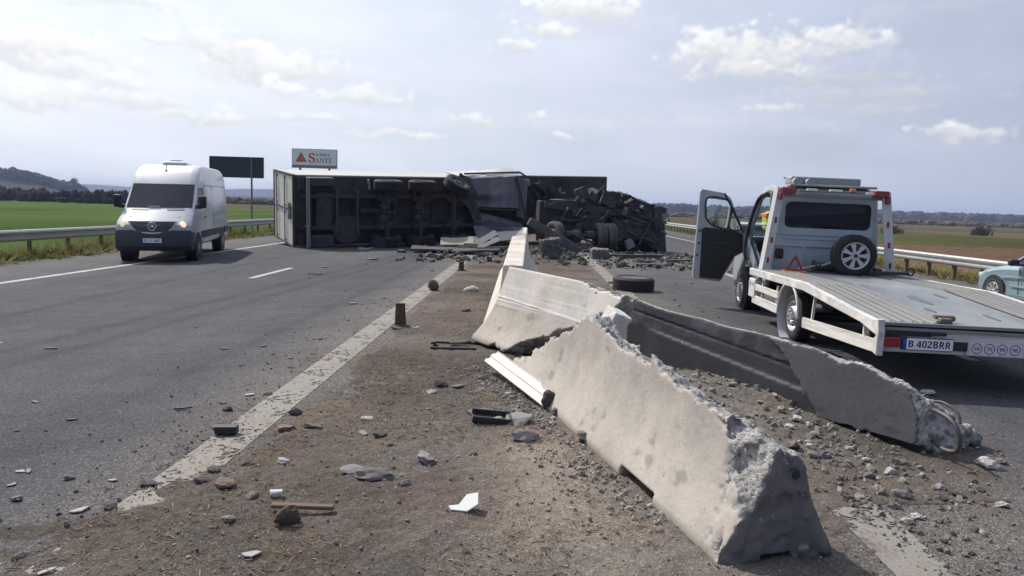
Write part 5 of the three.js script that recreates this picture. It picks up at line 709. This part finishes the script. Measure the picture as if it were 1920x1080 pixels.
// ---------------------------------------------------------------- passenger cars
function makeCar(name, label, pos, turn, body, hatch) {
  const t = thing(name, label, 'car', pos, turn), wf = (v) => { v.z *= 1 - 0.26 * Math.max(0, v.y - 0.82) / 0.6 * 0.75; const e = v.x > 3.5 ? (v.x - 3.5) : v.x < 0.5 ? (v.x - 0.5) : 0; v.x -= e * 0.30 * v.z * v.z; v.z *= 1 - 0.09 * e * e; };
  const back = hatch ? [[-0.05, 0.75], [0.02, 0.98], [0.45, 1.42]] : [[-0.05, 0.75], [0.0, 0.93], [0.55, 1.0]];
  const low = smoothProfile([[0.1, 0.25], [2.2, 0.22], [4.2, 0.25], [4.38, 0.42], [4.34, 0.62], [4.1, 0.76], [3.1, 0.93], [0.6, 0.97], [0.05, 0.92], [-0.06, 0.6]], 4);
  part('body', shell(low, 1.76, 0.1, 8, wf), body, t);
  part('cabin', shell(smoothProfile(hatch ? [[0.15, 0.9], [3.05, 0.9], [2.25, 1.36], [1.9, 1.43], [0.8, 1.44], [0.4, 1.32]] : [[0.3, 0.9], [3.1, 0.9], [2.3, 1.36], [1.95, 1.42], [1.3, 1.42], [0.95, 1.34]], 4), 1.70, 0.06, 6, wf), M.glass, t);
  part('roof', shell(hatch ? [[0.55, 1.38], [0.8, 1.455], [1.9, 1.445], [2.22, 1.385], [1.9, 1.42], [0.8, 1.43]] : [[0.95, 1.36], [1.3, 1.435], [1.95, 1.435], [2.27, 1.375], [1.95, 1.41], [1.3, 1.41]], 1.66, 0.008, 6, wf), body, t);
  for (const s of [-1, 1]) {
    const P = (x, y, z) => { const v = V(x, y, z); wf(v); return [v.x, v.y, v.z]; };
    part('pillar', [tube([P(3.08, 0.92, s * 0.845), P(2.62, 1.18, s * 0.845), P(2.24, 1.38, s * 0.84)], 0.035, 12, 8), tube([P(1.55, 0.93, s * 0.86), P(1.5, 1.4, s * 0.85)], 0.04, 6, 8), tube([P(0.35, 0.95, s * 0.84), P(0.75, 1.25, s * 0.845), P(1.0, 1.38, s * 0.84)], 0.06, 12, 8)], body, t);
    part('door_crease', tube([P(0.5, 0.74, s * 0.885), P(2, 0.72, s * 0.888), P(3.3, 0.66, s * 0.885)], 0.012, 20, 6), body, t);
    part('door_gap', [box(0.012, 0.6, 0.01, 1.55, 0.62, s * 0.88), box(0.012, 0.55, 0.01, 2.72, 0.62, s * 0.88)], M.darkGrey, t);
    part('side_strip', box(2.0, 0.035, 0.02, 2.0, 0.5, s * 0.88, 0.008), body, t);
    for (const x of [0.75, 3.5]) { part('wheel_arch', cyl(0.36, 0.2, x, 0.32, s * 0.79, 'z', 28), M.black, t); wheel(t, 0.315, 0.2, 0.215, M.rim, 9, [x, 0.315, s * 0.80], s); }
    part('mirror', box(0.12, 0.13, 0.2, 2.78, 0.985, s * 0.98, 0.04), M.black, t);
    part('headlight', box(0.3, 0.14, 0.3, 4.12, 0.62, s * 0.62, 0.06), std(0.6, 0.62, 0.65, 0.15, 0.4), t);
    part('tail_light', box(0.1, 0.16, 0.3, 0.0, 0.78, s * 0.62, 0.04), M.redLens, t);
  }
  part('grille', box(0.08, 0.14, 0.7, 4.3, 0.5, 0, 0.03), M.blackGloss, t);
  return t;
}
makeCar('blue_car', 'pale blue car parked on the right shoulder, cut by the right edge of the picture', [10.78, -0.12, -12.6], 91 * RAD, paint(0.27, 0.375, 0.43, { clearcoat: 0.9, roughness: 0.3, metalness: 0.3 }), false);
makeCar('green_car', 'pale grey green car seen through the window of the open truck door', [8.5, -0.1, -28.2], 88 * RAD, paint(0.40, 0.52, 0.50, { clearcoat: 0.9, metalness: 0.3 }), true);
// ---------------------------------------------------------------- debris
{
  const stoneGeo = (seed, sx, sy, sz, a = 0.55) => { const f = (v) => { const k = 1 + a * fbm(v.x * 1.6 + seed, v.y * 1.6, v.z * 1.6, 3) + 0.25 * a * n3(v.x * 5 + seed, v.y * 5, v.z * 5); v.multiplyScalar(k); const q = 0.72; if (v.y < -q * 0.6) v.y = -q * 0.6; v.set(v.x * sx, v.y * sy, v.z * sz); }; return creased(warp(mergeVertices(new THREE.IcosahedronGeometry(1, 2).deleteAttribute('uv').deleteAttribute('normal')), f), 28); };
  const shardGeo = (seed, n = 7) => { const R = rng(seed), p = []; for (let k = 0; k < n; k++) { const a = k / n * 6.28 + (R() - 0.5) * 0.5, r = 0.55 + R() * 0.6; p.push([Math.cos(a) * r, Math.sin(a) * r * 0.6]); } return slab(p, 0.16, 0.03).rotateX(-Math.PI / 2); };
  const stones = Array.from({ length: 8 }, (_, k) => stoneGeo(k * 5.3 + 1, 1, 0.55 + 0.1 * (k % 3), 0.7 + 0.05 * (k % 4), 0.6)), shards = Array.from({ length: 6 }, (_, k) => shardGeo(k + 40, 5 + (k % 4)));
  const tint = (r, g, b) => std(r, g, b, 0.93, 0, { map: rep(T.broken, 3) });
  const K = { pale: tint(0.52, 0.50, 0.47), grey: tint(0.30, 0.295, 0.285), mid: tint(0.21, 0.19, 0.175), dark: tint(0.10, 0.095, 0.095), brown: tint(0.24, 0.16, 0.12), black: std(0.022, 0.022, 0.025, 0.6), white: std(0.60, 0.61, 0.59, 0.5), bark: tint(0.12, 0.095, 0.075) };
  const R = rng(404);
  const top = (x, z) => (dirtTop(x, z));
  const lay = (name, cat, label, geo, m, x, z, s, sy = 1, sz = 1, ry = R() * 6.28, lift = 0.3, rx = 0, rz = 0, group) => { const o = single(name, geo.clone(), m, label, cat, group); o.position.set(x, top(x, z) + s * sy * lift, z); o.rotation.set(rx, ry, rz, 'YXZ'); o.scale.set(s, s * sy, s * sz); return o; };
  const st = (label, x, z, s, m = K.grey, sy = 0.8, ry, g = 'stones and concrete fragments on the median') => lay('concrete_fragment', 'fragment', label, stones[(R() * 8) | 0], m, x, z, s * 0.82, sy, 0.9, ry ?? R() * 6.28, 0.28, (R() - 0.5) * 0.5, (R() - 0.5) * 0.5, g);
  const sh = (label, x, z, s, m = K.grey, ry, g = 'flat pieces on the ground') => lay('flat_shard', 'shard', label, shards[(R() * 6) | 0], m, x, z, s * 0.85, 0.9, 1, ry ?? R() * 6.28, 0.06, (R() - 0.5) * 0.25, (R() - 0.5) * 0.25, g);
  // foreground, read off the photograph one by one
  { const o = lay('wooden_stick', 'wood', 'brown splintered piece of wood lying level in the foreground', warp(box(0.33, 0.022, 0.04, 0, 0.016, 0, 0.006).toNonIndexed(), (v) => { v.y += 0.012 * fbm(v.x * 20, v.y * 30, v.z * 30, 2); v.z *= 1 - 0.3 * (v.x + 0.16); }), K.brown, -1.17, -3.79, 1, 1, 1, 0.05, 0.02); }
  st('upright brown clod just below the splintered wood', -1.2, -3.63, 0.07, K.bark, 1.5, 0.4);
  { const o = single('white_shard', slab([[-0.075, -0.05], [-0.02, -0.03], [0.0, 0.05], [0.06, 0.075], [0.085, -0.01], [0.04, -0.07], [-0.05, -0.075]], 0.012, 0.003).rotateX(-1.15), K.white, 'bright white curved plastic shard lying in the middle foreground', 'shard'); o.position.set(-0.32, 0.055, -3.92); o.rotation.y = -0.25; }
  { const o = single('paper_cup', [lathe([[0.022, 0], [0.03, 0.085], [0.033, 0.087], [0.028, 0.08], [0.02, 0.006], [0, 0.006]], 16)], K.white, 'small crushed white cup lying left of the foreground stick', 'cup'); o.position.set(-1.35, 0.04, -4.0); o.rotation.set(0.2, 0.4, 1.5); o.scale.set(0.45, 0.75, 0.75); }
  sh('white flat stone at the lower left, nearest the picture bottom', -1.25, -3.26, 0.06, K.pale, 0.4);
  st('long flat grey slab half buried in the dirt left of centre', -0.9, -4.36, 0.13, K.mid, 0.5, 0.3); st('thin pale splinter pointing left from the half buried slab', -1.04, -4.42, 0.10, K.grey, 0.22, 0.1);
  { const o = single('black_block', box(0.15, 0.055, 0.075, 0, 0.028, 0, 0.006), K.black, 'black rectangular block lying on the white median line', 'block'); o.position.set(-2.11, 0.01, -5.08); o.rotation.y = 0.12; }
  st('black rounded lump touching the black block on the white line', -2.24, -5.22, 0.055, K.black, 0.8);
  st('dark stone right of the white line, above the reddish one', -1.8, -5.64, 0.06, K.dark, 0.9); st('reddish grey stone right of the white line', -1.73, -5.2, 0.085, K.brown, 0.6); st('pale flat stone touching the reddish grey stone', -1.55, -5.25, 0.08, K.mid, 0.4);
  st('pale oval stone alone above the middle of the median', -1.21, -5.53, 0.07, K.pale, 0.5, 0.3); st('grey stone with a dark side beside a flat pale chip', -1.04, -5.16, 0.07, K.dark, 0.6); sh('flat pale chip beside the dark sided stone', -1.17, -5.19, 0.07, K.grey);
  st('rounded grey stone left of the long barrier, standing alone', -0.64, -4.68, 0.085, K.grey, 0.85); st('faceted grey slab nearest the foot of the long barrier', 0.0, -5.22, 0.12, K.grey, 0.65, 0.5); st('grey slab just behind the faceted one by the barrier foot', -0.06, -5.66, 0.14, K.grey, 0.45, 0.1); st('small pale stone inside the black plastic tray', -0.27, -5.62, 0.05, K.pale, 0.6);
  { const o = single('black_tray', [box(0.30, 0.02, 0.16, 0, 0.01, 0, 0.005), box(0.30, 0.05, 0.015, 0, 0.03, 0.075, 0.005), box(0.30, 0.06, 0.015, 0, 0.03, -0.075, 0.005), box(0.015, 0.05, 0.16, 0.145, 0.03, 0, 0.005)], K.black, 'broken black plastic tray left of the grey slabs', 'tray'); o.position.set(-0.27, top(-0.27, -5.64), -5.64); o.rotation.set(0.1, 0.1, -0.1); }
  sh('long flat grey piece leaning on the black plastic tray', -0.36, -5.84, 0.17, K.mid, 0.5);
  st('dark squarish stone beside a greenish chip in mid median', -0.79, -6.68, 0.085, K.dark, 0.8); st('greenish chip below the dark squarish stone', -0.83, -6.4, 0.075, K.grey, 0.4); sh('thin dark chip right of the dark squarish stone', -0.64, -6.64, 0.09, K.mid);
  st('broken corner standing at the foot of the long barrier', 0.42, -5.2, 0.075, K.mid, 1.2); st('dark clod under the torn end of the white trim strip', 0.27, -5.86, 0.11, K.dark, 0.8);
  { // mangled lamp frame
    const o = thing('lamp_frame', 'mangled black frame lying flat left of the leaning barrier', 'frame', [-0.88, 0.02, -8.6], 0.08);
    part('frame', [box(0.5, 0.025, 0.03, 0.02, 0.012, 0.2, 0.004), box(0.62, 0.025, 0.025, 0.06, 0.012, -0.16, 0.004), box(0.03, 0.03, 0.36, -0.24, 0.014, 0.02, 0.004), box(0.06, 0.05, 0.1, -0.23, 0.03, 0.0, 0.01)], K.black, o);
    part('torn_bracket', [rod([-0.05, 0.03, 0.0], [0.12, 0.05, 0.04], 0.012), rod([0.12, 0.05, 0.04], [0.2, 0.04, -0.12], 0.012), box(0.18, 0.015, 0.08, 0.05, 0.03, -0.06, 0.004)], K.dark, o);
  }
  sh('white splinter between the near stub post and the black frame', -1.52, -9.75, 0.09, K.pale); sh('dark cable piece under the near stub post', -1.75, -9.72, 0.14, K.dark);
  // left carriageway
  const L = 'dark pieces scattered on the left carriageway';
  const road = [[-2.76, -3.85, 0.06, 1, 'pale stone at the lower left corner, upper of two'], [-2.3, -3.2, 0.04, 1, 'pale chip at the bottom left edge'], [-2.08, -3.07, 0.06, 0, 'white flat chip cut by the bottom edge on the left'], [-2.34, -3.72, 0.07, 0, 'white flat stone at the end of the white line'], [-2.2, -3.78, 0.07, 2, 'dark crumbled lump beside the white flat stone'], [-3.02, -4.26, 0.05, 0, 'pale flat stone on the asphalt near the left edge'], [-2.93, -4.05, 0.05, 3, 'dark flat piece below the pale flat stone at left'], [-2.67, -4.17, 0.045, 1, 'grey stone on the asphalt left of the white line'], [-2.95, -3.83, 0.065, 2, 'long dark stone at the left edge of the picture'], [-3.96, -5.78, 0.06, 3, 'black flake farthest left on the near asphalt'], [-2.72, -5.68, 0.10, 3, 'thin black strip on the asphalt left of the white line'], [-5.22, -7.9, 0.12, 4, 'thin grey strip lying on the left lane'], [-3.38, -5.33, 0.06, 3, 'black flake in the middle of the near left lane'], [-3.59, -5.04, 0.04, 3, 'tiny black flake at the left edge'], [-3.39, -8.12, 0.07, 3, 'black flake alone on the far left lane'], [-2.51, -7.71, 0.06, 3, 'black bit left of the white line, upper of two'], [-2.36, -7.26, 0.06, 3, 'black bit left of the white line, lower of two'], [-2.36, -6.16, 0.07, 0, 'pale chip beside a reddish chip left of the line'], [-2.22, -6.2, 0.06, 5, 'reddish chip beside the pale chip left of the line'], [-2.36, -5.7, 0.07, 2, 'dark crumb just above the black block'], [-3.02, -8.32, 0.07, 3, 'dark flake right of the lone black flake'], [-2.92, -12.1, 0.12, 4, 'glassy grey shards on the left lane'], [-2.55, -12.9, 0.08, 3, 'black bit near the white line in the distance'], [-2.48, -18.6, 0.12, 3, 'black bit beside the far white line'], [-4.69, -21.9, 0.26, 3, 'large black flake in front of the trailer wheels'], [-4.41, -20.0, 0.12, 3, 'small dark piece below the large black flake'], [-5.31, -19.0, 0.16, 0, 'white shard on the lane in front of the trailer'], [-4.98, -17.0, 0.2, 4, 'thin pale strip below the white shard in front of the trailer'], [-4.47, -25.6, 0.26, 2, 'grey block lying under the trailer axles'], [-6.1, -26.6, 0.4, 4, 'flat pale panel beside the trailer edge'], [-3.2, -25.6, 0.22, 3, 'dark chunk right of the grey block by the trailer']];
  const RK = [K.pale, K.mid, K.dark, K.black, K.grey, K.brown];
  for (const [x, z, s, k, label] of road) { if (k === 3 || k === 4 || k === 0) sh(label, x, z, s * 0.95, RK[k], /thin|long/.test(label) ? 0.1 : undefined, L).scale.z *= /thin/.test(label) ? 0.22 : 0.8; else st(label, x, z, s * 0.85, RK[k], 0.65, undefined, L); }
  // beside the white line
  for (const [x, z, s, k, label] of [[-2.16, -4.1, 0.055, 2, 'grassy dark lump on the left edge of the white line'], [-1.88, -4.32, 0.06, 2, 'dark strip across the white line, upper'], [-1.86, -4.14, 0.07, 2, 'weedy clod lying on the white line'], [-1.72, -4.1, 0.08, 5, 'flat brown bark right of the weedy clod'], [-1.74, -4.46, 0.05, 2, 'dark curved piece at the right edge of the white line'], [-1.51, -4.49, 0.045, 0, 'pale topped dark stone in the left median'], [-1.5, -3.63, 0.055, 1, 'grey stone left of the splintered wood'], [-0.35, -4.87, 0.05, 1, 'small grey stone right of the rounded one'], [-1.5, -3.95, 0.05, 1, 'grey stone under the dark twig at left'], [0.71, -3.75, 0.04, 1, 'small grey stone by the lifting slot of the long barrier'], [0.27, -3.99, 0.02, 0, 'tiny pale pebble on the bare track'], [-1.16, -14.33, 0.16, 0, 'pale flat piece on the far median'], [-1.0, -11.6, 0.12, 5, 'brown twig left of the leaning barrier'], [-0.94, -4.99, 0.04, 5, 'yellowish chip below the flat pale chip'], [-0.7, -4.25, 0.05, 1, 'low grey stone right of the half buried slab']]) st(label, x, z, s, RK[k], 0.6);
  // right carriageway, between and in front of the barriers
  const RG = 'stones on the right carriageway in front of the dark barrier';
  for (const [x, z, s, k, label] of [[2.41, -4.83, 0.06, 0, 'white stone in the barrier shadow, right one of two'], [2.3, -4.86, 0.05, 1, 'grey stone in the barrier shadow, left one of two'], [2.23, -4.72, 0.05, 1, 'grey stone below the two stones in the shadow'], [1.92, -4.31, 0.06, 2, 'dark stone on the right white line'], [2.28, -4.4, 0.07, 1, 'grey cracked stone right of the right white line'], [2.36, -4.5, 0.05, 2, 'dark stone above the cracked stone'], [2.52, -4.41, 0.08, 3, 'flat black flake, left one of a pair at right'], [2.67, -4.5, 0.08, 3, 'flat black flake, right one of a pair at right'], [2.85, -4.36, 0.05, 0, 'white splinter right of the black flakes'], [2.22, -4.11, 0.045, 0, 'white pebble below the cracked stone'], [2.13, -4.03, 0.05, 0, 'pale stone lowest beside the right white line'], [2.88, -4.62, 0.06, 3, 'black lump near the right edge of the picture'], [3.2, -5.1, 0.10, 0, 'long pale stone off the end of the dark barrier'], [3.36, -5.2, 0.06, 1, 'grey stone touching the long pale stone'], [2.06, -4.21, 0.035, 3, 'small dark chip on the right line'], [3.92, -7.26, 0.09, 0, 'pale chip on the road behind the dark barrier'], [4.62, -7.3, 0.07, 3, 'dark chip near the tow truck rear'], [1.9, -5.2, 0.08, 1, 'grey stone at the edge of the rubble'], [2.02, -5.6, 0.07, 0, 'pale stone on the lower end of the rubble']]) (k === 3 ? sh : st)(label, x, z, s * 0.9, RK[k], undefined, undefined, RG);
  for (let k = 0; k < 64; k++) { const x = 1.15 + R() * 1.2, z = -7.2 + R() * 2.3 - (x - 1.75) * -0.9 * 0; if (x > 2.32 + (z + 6.4) * 0.45) continue; const o = st('small concrete fragment in the rubble between the two barriers', x, z, 0.018 + R() * R() * R() * 0.09, R() < 0.6 ? K.grey : K.pale, 0.7, undefined, 'rubble fragments between the barriers'); o.position.y += 0.01; }
  for (let k = 0; k < 34; k++) { const x = -0.45 + R() * 0.75, z = -7.3 + R() * 1.7; if (x > -0.12 + (z + 7.3) * 0.26) continue; st('small concrete chip along the foot of the long barrier', x, z, 0.015 + R() * R() * 0.05, R() < 0.4 ? K.pale : K.mid, 0.7, undefined, 'chips along the barrier foot'); }
  for (let k = 0; k < 60; k++) { const x = -1.7 + R() * 3.2 , z = -3 - Math.pow(R(), 0.8) * 9; if (x > 0.75 + (z + 3.5) * 0.28) continue; st('small stone lying loose on the dirt of the median', x, z, 0.010 + R() * R() * 0.026, [K.grey, K.mid, K.mid, K.brown][(R() * 4) | 0], 0.7, undefined, 'small loose stones on the median'); }
  for (let k = 0; k < 56; k++) { const x = 1.95 + R() * 2.4, z = -3.5 - R() * 2.0; st('small stone lying loose on the right carriageway', x, z, 0.010 + R() * R() * 0.03, [K.grey, K.mid, K.dark, K.pale][(R() * 4) | 0], 0.7, undefined, 'small loose stones on the right carriageway'); }
  for (let k = 0; k < 46; k++) { const x = -2.3 - Math.pow(R(), 1.4) * 5, z = -4 - R() * 17; sh('small dark chip on the left carriageway', x, z, 0.018 + R() * 0.04, R() < 0.75 ? K.black : K.pale, undefined, 'small chips on the left carriageway').scale.z *= 0.7; }
  // in front of the wreck
  const DG = 'torn panels heaped in front of the overturned trailer';
  const pan = (label, x, y, z, w, h, d, ry, rx, rz, m) => { const o = single('scrap_sheet', warp(new THREE.BoxGeometry(w, h, d, 8, 1, 6), (v) => { v.y += 0.05 * fbm(v.x * 2 + x * 9, z, v.z * 2, 2); }), m, label, 'panel', DG); o.position.set(x, y, z); o.rotation.set(rx, ry, rz, 'YXZ'); };
  const ply = tint(0.42, 0.385, 0.30), gp = tint(0.2, 0.2, 0.225), dk = tint(0.10, 0.10, 0.11);
  pan('pale yellowish board with a clean edge in front of the trailer', -2.75, 0.32, -27.3, 1.2, 0.05, 0.9, 0.1, 0.25, 0.03, ply); pan('white board end under the pale yellowish board', -2.25, 0.18, -27.1, 0.5, 0.2, 0.3, 0.2, 0, 0, ply);
  pan('grey board tilted up in the heap, left one', -1.75, 0.42, -27.4, 1.1, 0.04, 0.5, 0.5, 0.2, 0.55, gp); pan('grey board tilted up in the heap, middle one', -1.4, 0.36, -26.9, 1.3, 0.04, 0.4, 0.35, 0.2, 0.42, gp); pan('grey board tilted up in the heap, right one', -1.0, 0.5, -27.2, 1.0, 0.05, 0.5, 0.2, 0.35, 0.2, gp); pan('crumpled light grey sheet on top of the heap', -0.75, 0.62, -26.6, 0.9, 0.03, 0.6, 0.4, 0.5, 0.1, gp);
  pan('long dark plate lying flat before the trailer', -3.1, 0.12, -26.0, 2.2, 0.05, 0.8, 0.1, 0.08, 0, dk); pan('dark plate lying flat at the end of the white line', -1.9, 0.14, -25.4, 1.6, 0.06, 0.6, -0.1, 0.1, 0.05, dk); pan('pale lath across the dark plate', -1.5, 0.26, -25.2, 2.0, 0.05, 0.1, 0.06, 0, 0.02, gp); pan('upright grey sliver by the barrier peak', -0.75, 0.25, -24.6, 0.5, 0.05, 0.12, 0.3, 0, 0.9, gp);
  pan('dark beam lying on the road right of the wreck', 3.4, 0.08, -26.2, 2.4, 0.12, 0.25, 0.05, 0, 0.02, dk); pan('dark flat scrap left of the boulder', 3.6, 0.05, -22.8, 0.9, 0.03, 0.4, 0.1, 0, 0, dk); pan('dark scrap below the open truck door', 5.0, 0.02, -25.6, 0.9, 0.05, 0.3, 0.1, 0, 0.05, dk); pan('second dark scrap below the open truck door', 5.4, 0.02, -24.2, 0.7, 0.05, 0.25, 0.3, 0, 0.05, dk);
  for (let k = 0; k < 70; k++) { const x = -3.6 + R() * 9.5, z = -28.5 + R() * R() * 5 + (x > 2 ? 1.5 : 0); st('dark fragment in the debris belt in front of the wreck', x, z, 0.07 + R() * R() * 0.22, [K.dark, K.mid, K.grey, K.dark][(R() * 4) | 0], 0.8, undefined, 'fragments in the debris belt'); }
  for (let k = 0; k < 40; k++) { const x = 0.5 + R() * 4.2, z = -9.5 - R() * 13; if (x > 3 && z > -16) continue; st('small fragment on the dusty road behind the barriers', x, z, 0.03 + R() * R() * 0.09, [K.dark, K.mid, K.grey][(R() * 3) | 0], 0.6, undefined, 'fragments behind the barriers'); }
  // grit nobody could count
  const pebble = stoneGeo(3.3, 1, 0.7, 0.85, 0.7), pg = mergeVertices(new THREE.IcosahedronGeometry(1, 0).deleteAttribute('uv').deleteAttribute('normal')); warp(pg, (v) => v.multiplyScalar(1 + 0.5 * n3(v.x * 3, v.y * 3, v.z * 3))); const pe = toCreasedNormals(pg.toNonIndexed(), 0.4); pe.setAttribute('uv', new THREE.Float32BufferAttribute(new Float32Array(pe.attributes.position.count * 2), 2));
  const ms = [], cs = []; for (let k = 0; k < 26000; k++) { const near = R() < 0.72; let x = near ? -1.85 + R() * 3.6 : -4.5 + R() * 9, z = -1.6 - Math.pow(R(), 1.7) * 15; if (!near && x < -2 && R() > step(-4.5, -2, x)) continue; const s = 0.0016 + Math.pow(R(), 9) * 0.009; ms.push(mx(x, top(x, z) + s * 0.3, z, R() * 6, R() * 6, R() * 6, s * (0.8 + R()), s, s * (0.8 + R()))); const t = R(), b = t < 0.15 ? 0.36 : t < 0.8 ? 0.20 : 0.11; cs.push(C(b * 1.08, b * 0.95, b * 0.84)); }
  stuff('grit', 'fine grit and gravel strewn over the median dirt and road edges', 'gravel', pe, std(1, 1, 1, 1), ms, cs);
  const tw = rod([-0.5, 0, 0], [0.5, 0, 0], 0.02, 4), m2 = [], c2 = []; for (let k = 0; k < 9000; k++) { const x = -2.4 + R() * 3.6, z = -2 - Math.pow(R(), 1.4) * 6; if (fbm(x * 1.5, 3, z * 1.5, 3) < -0.1 || x > 0.8 + (z + 3.4) * 0.28) continue; const l = 0.012 + Math.pow(R(), 3) * 0.06; m2.push(mx(x, top(x, z) + 0.004 + R() * 0.006, z, 0, R() * 6.28, (R() - 0.5) * 0.5, l, 0.07 + R() * 0.06, 0.07 + R() * 0.06)); const t = R(); c2.push(t < 0.55 ? C(0.14, 0.085, 0.055) : t < 0.9 ? C(0.40, 0.30, 0.19) : C(0.17, 0.18, 0.06)); }
  stuff('straw', 'dry straw and twigs strewn over the foreground dirt', 'straw', tw, std(1, 1, 1, 1), m2, c2);
}
{ // crushed concrete nobody could count
  const R = rng(909), pg = warp(mergeVertices(new THREE.IcosahedronGeometry(1, 0).deleteAttribute('uv').deleteAttribute('normal')), (v) => v.multiplyScalar(1 + 0.6 * n3(v.x * 3, v.y * 3, v.z * 3))), pe = toCreasedNormals(pg.toNonIndexed(), 0.4); pe.setAttribute('uv', new THREE.Float32BufferAttribute(new Float32Array(pe.attributes.position.count * 2), 2));
  const fill = (label, n, f) => { const ms = [], cs = []; for (let k = 0; k < n; k++) { const p = f(); if (!p) continue; const [x, z, s, c] = p; ms.push(mx(x, dirtTop(x, z) + s * 0.25, z, R() * 6, R() * 6, R() * 6, s * (0.7 + R() * 0.8), s * 0.7, s * (0.7 + R() * 0.6))); const q = c * (0.6 + R() * 0.8); cs.push(C(q, q * 0.92, q * 0.83)); } stuff('rubble', label, 'rubble', pe, std(1, 1, 1, 1), ms, cs); };
  fill('crushed grey rubble and scraps strewn along the foot of the wreck', 2000, () => { const x = -4 + R() * 10.5, z = -29.5 + Math.pow(R(), 1.7) * 8; return [x, z, 0.02 + Math.pow(R(), 4) * 0.12, R() < 0.5 ? 0.06 : 0.19]; });
  fill('crushed concrete between the near barrier and the dark barrier', 2300, () => { const x = 0.7 + R() * 2.0, z = -7.6 + R() * 3.4; if (x > 2.3 + (z + 6.4) * 0.5 || x < 0.7 + (z + 5) * 0.3) return null; return [x, z, 0.003 + Math.pow(R(), 6) * 0.034, 0.22]; });
  fill('fine concrete crumbs along the left foot of the near barrier', 1800, () => { const t = R(), x = lerp(0.78, -0.4, t) - R() * R() * 0.55, z = lerp(-3.8, -7.6, t); return [x, z + (R() - 0.5) * 0.3, 0.003 + Math.pow(R(), 4) * 0.02, 0.26]; });
  fill('brown crumbs of soil scattered over the asphalt beside the white line', 1500, () => { const x = -2.1 - R() * R() * 1.8, z = -3.4 - Math.pow(R(), 1.4) * 12; return [x, z, 0.002 + Math.pow(R(), 7) * 0.013, 0.16]; });
  fill('soil crumbs and chips on the right carriageway beside the barriers', 2600, () => { const x = 1.9 + R() * R() * 3, z = -3.3 - R() * 2.6; return [x, z, 0.002 + Math.pow(R(), 7) * 0.02, 0.16]; });
}
{ // a few weeds rooted in the dirt
  const R = rng(88), g = []; for (let k = 0; k < 8; k++) { const a = R() * 6.28, l = 0.4 + R() * 0.6, t = 0.3 + R() * 0.6, w = 0.05, b = new THREE.BufferGeometry(); b.setAttribute('position', new THREE.Float32BufferAttribute([-Math.sin(a) * w, 0, Math.cos(a) * w, Math.sin(a) * w, 0, -Math.cos(a) * w, Math.cos(a) * t, l * 0.7, Math.sin(a) * t], 3)); b.computeVertexNormals(); g.push(b); }
  const ms = [], cs = []; for (let k = 0; k < 420; k++) { const x = -2.1 + R() * 2.6, z = -2.2 - Math.pow(R(), 1.2) * 5; if (fbm(x * 1.1 + 4, 2, z * 1.1, 3) < 0.06 || x > 0.5 + (z + 3.4) * 0.28) continue; const s = 0.012 + R() * 0.03; ms.push(mx(x, dirtTop(x, z), z, 0, R() * 6.28, 0, s, s * 0.7, s)); const d = R(); cs.push(C(lerp(0.10, 0.24, d), lerp(0.11, 0.17, d), lerp(0.04, 0.08, d))); }
  stuff('weeds', 'tiny olive and straw coloured weeds rooted in the dirt of the median', 'weeds', join(g), std(1, 1, 1, 1, 0, { side: THREE.DoubleSide }), ms, cs);
}
renderer.render(scene, camera);
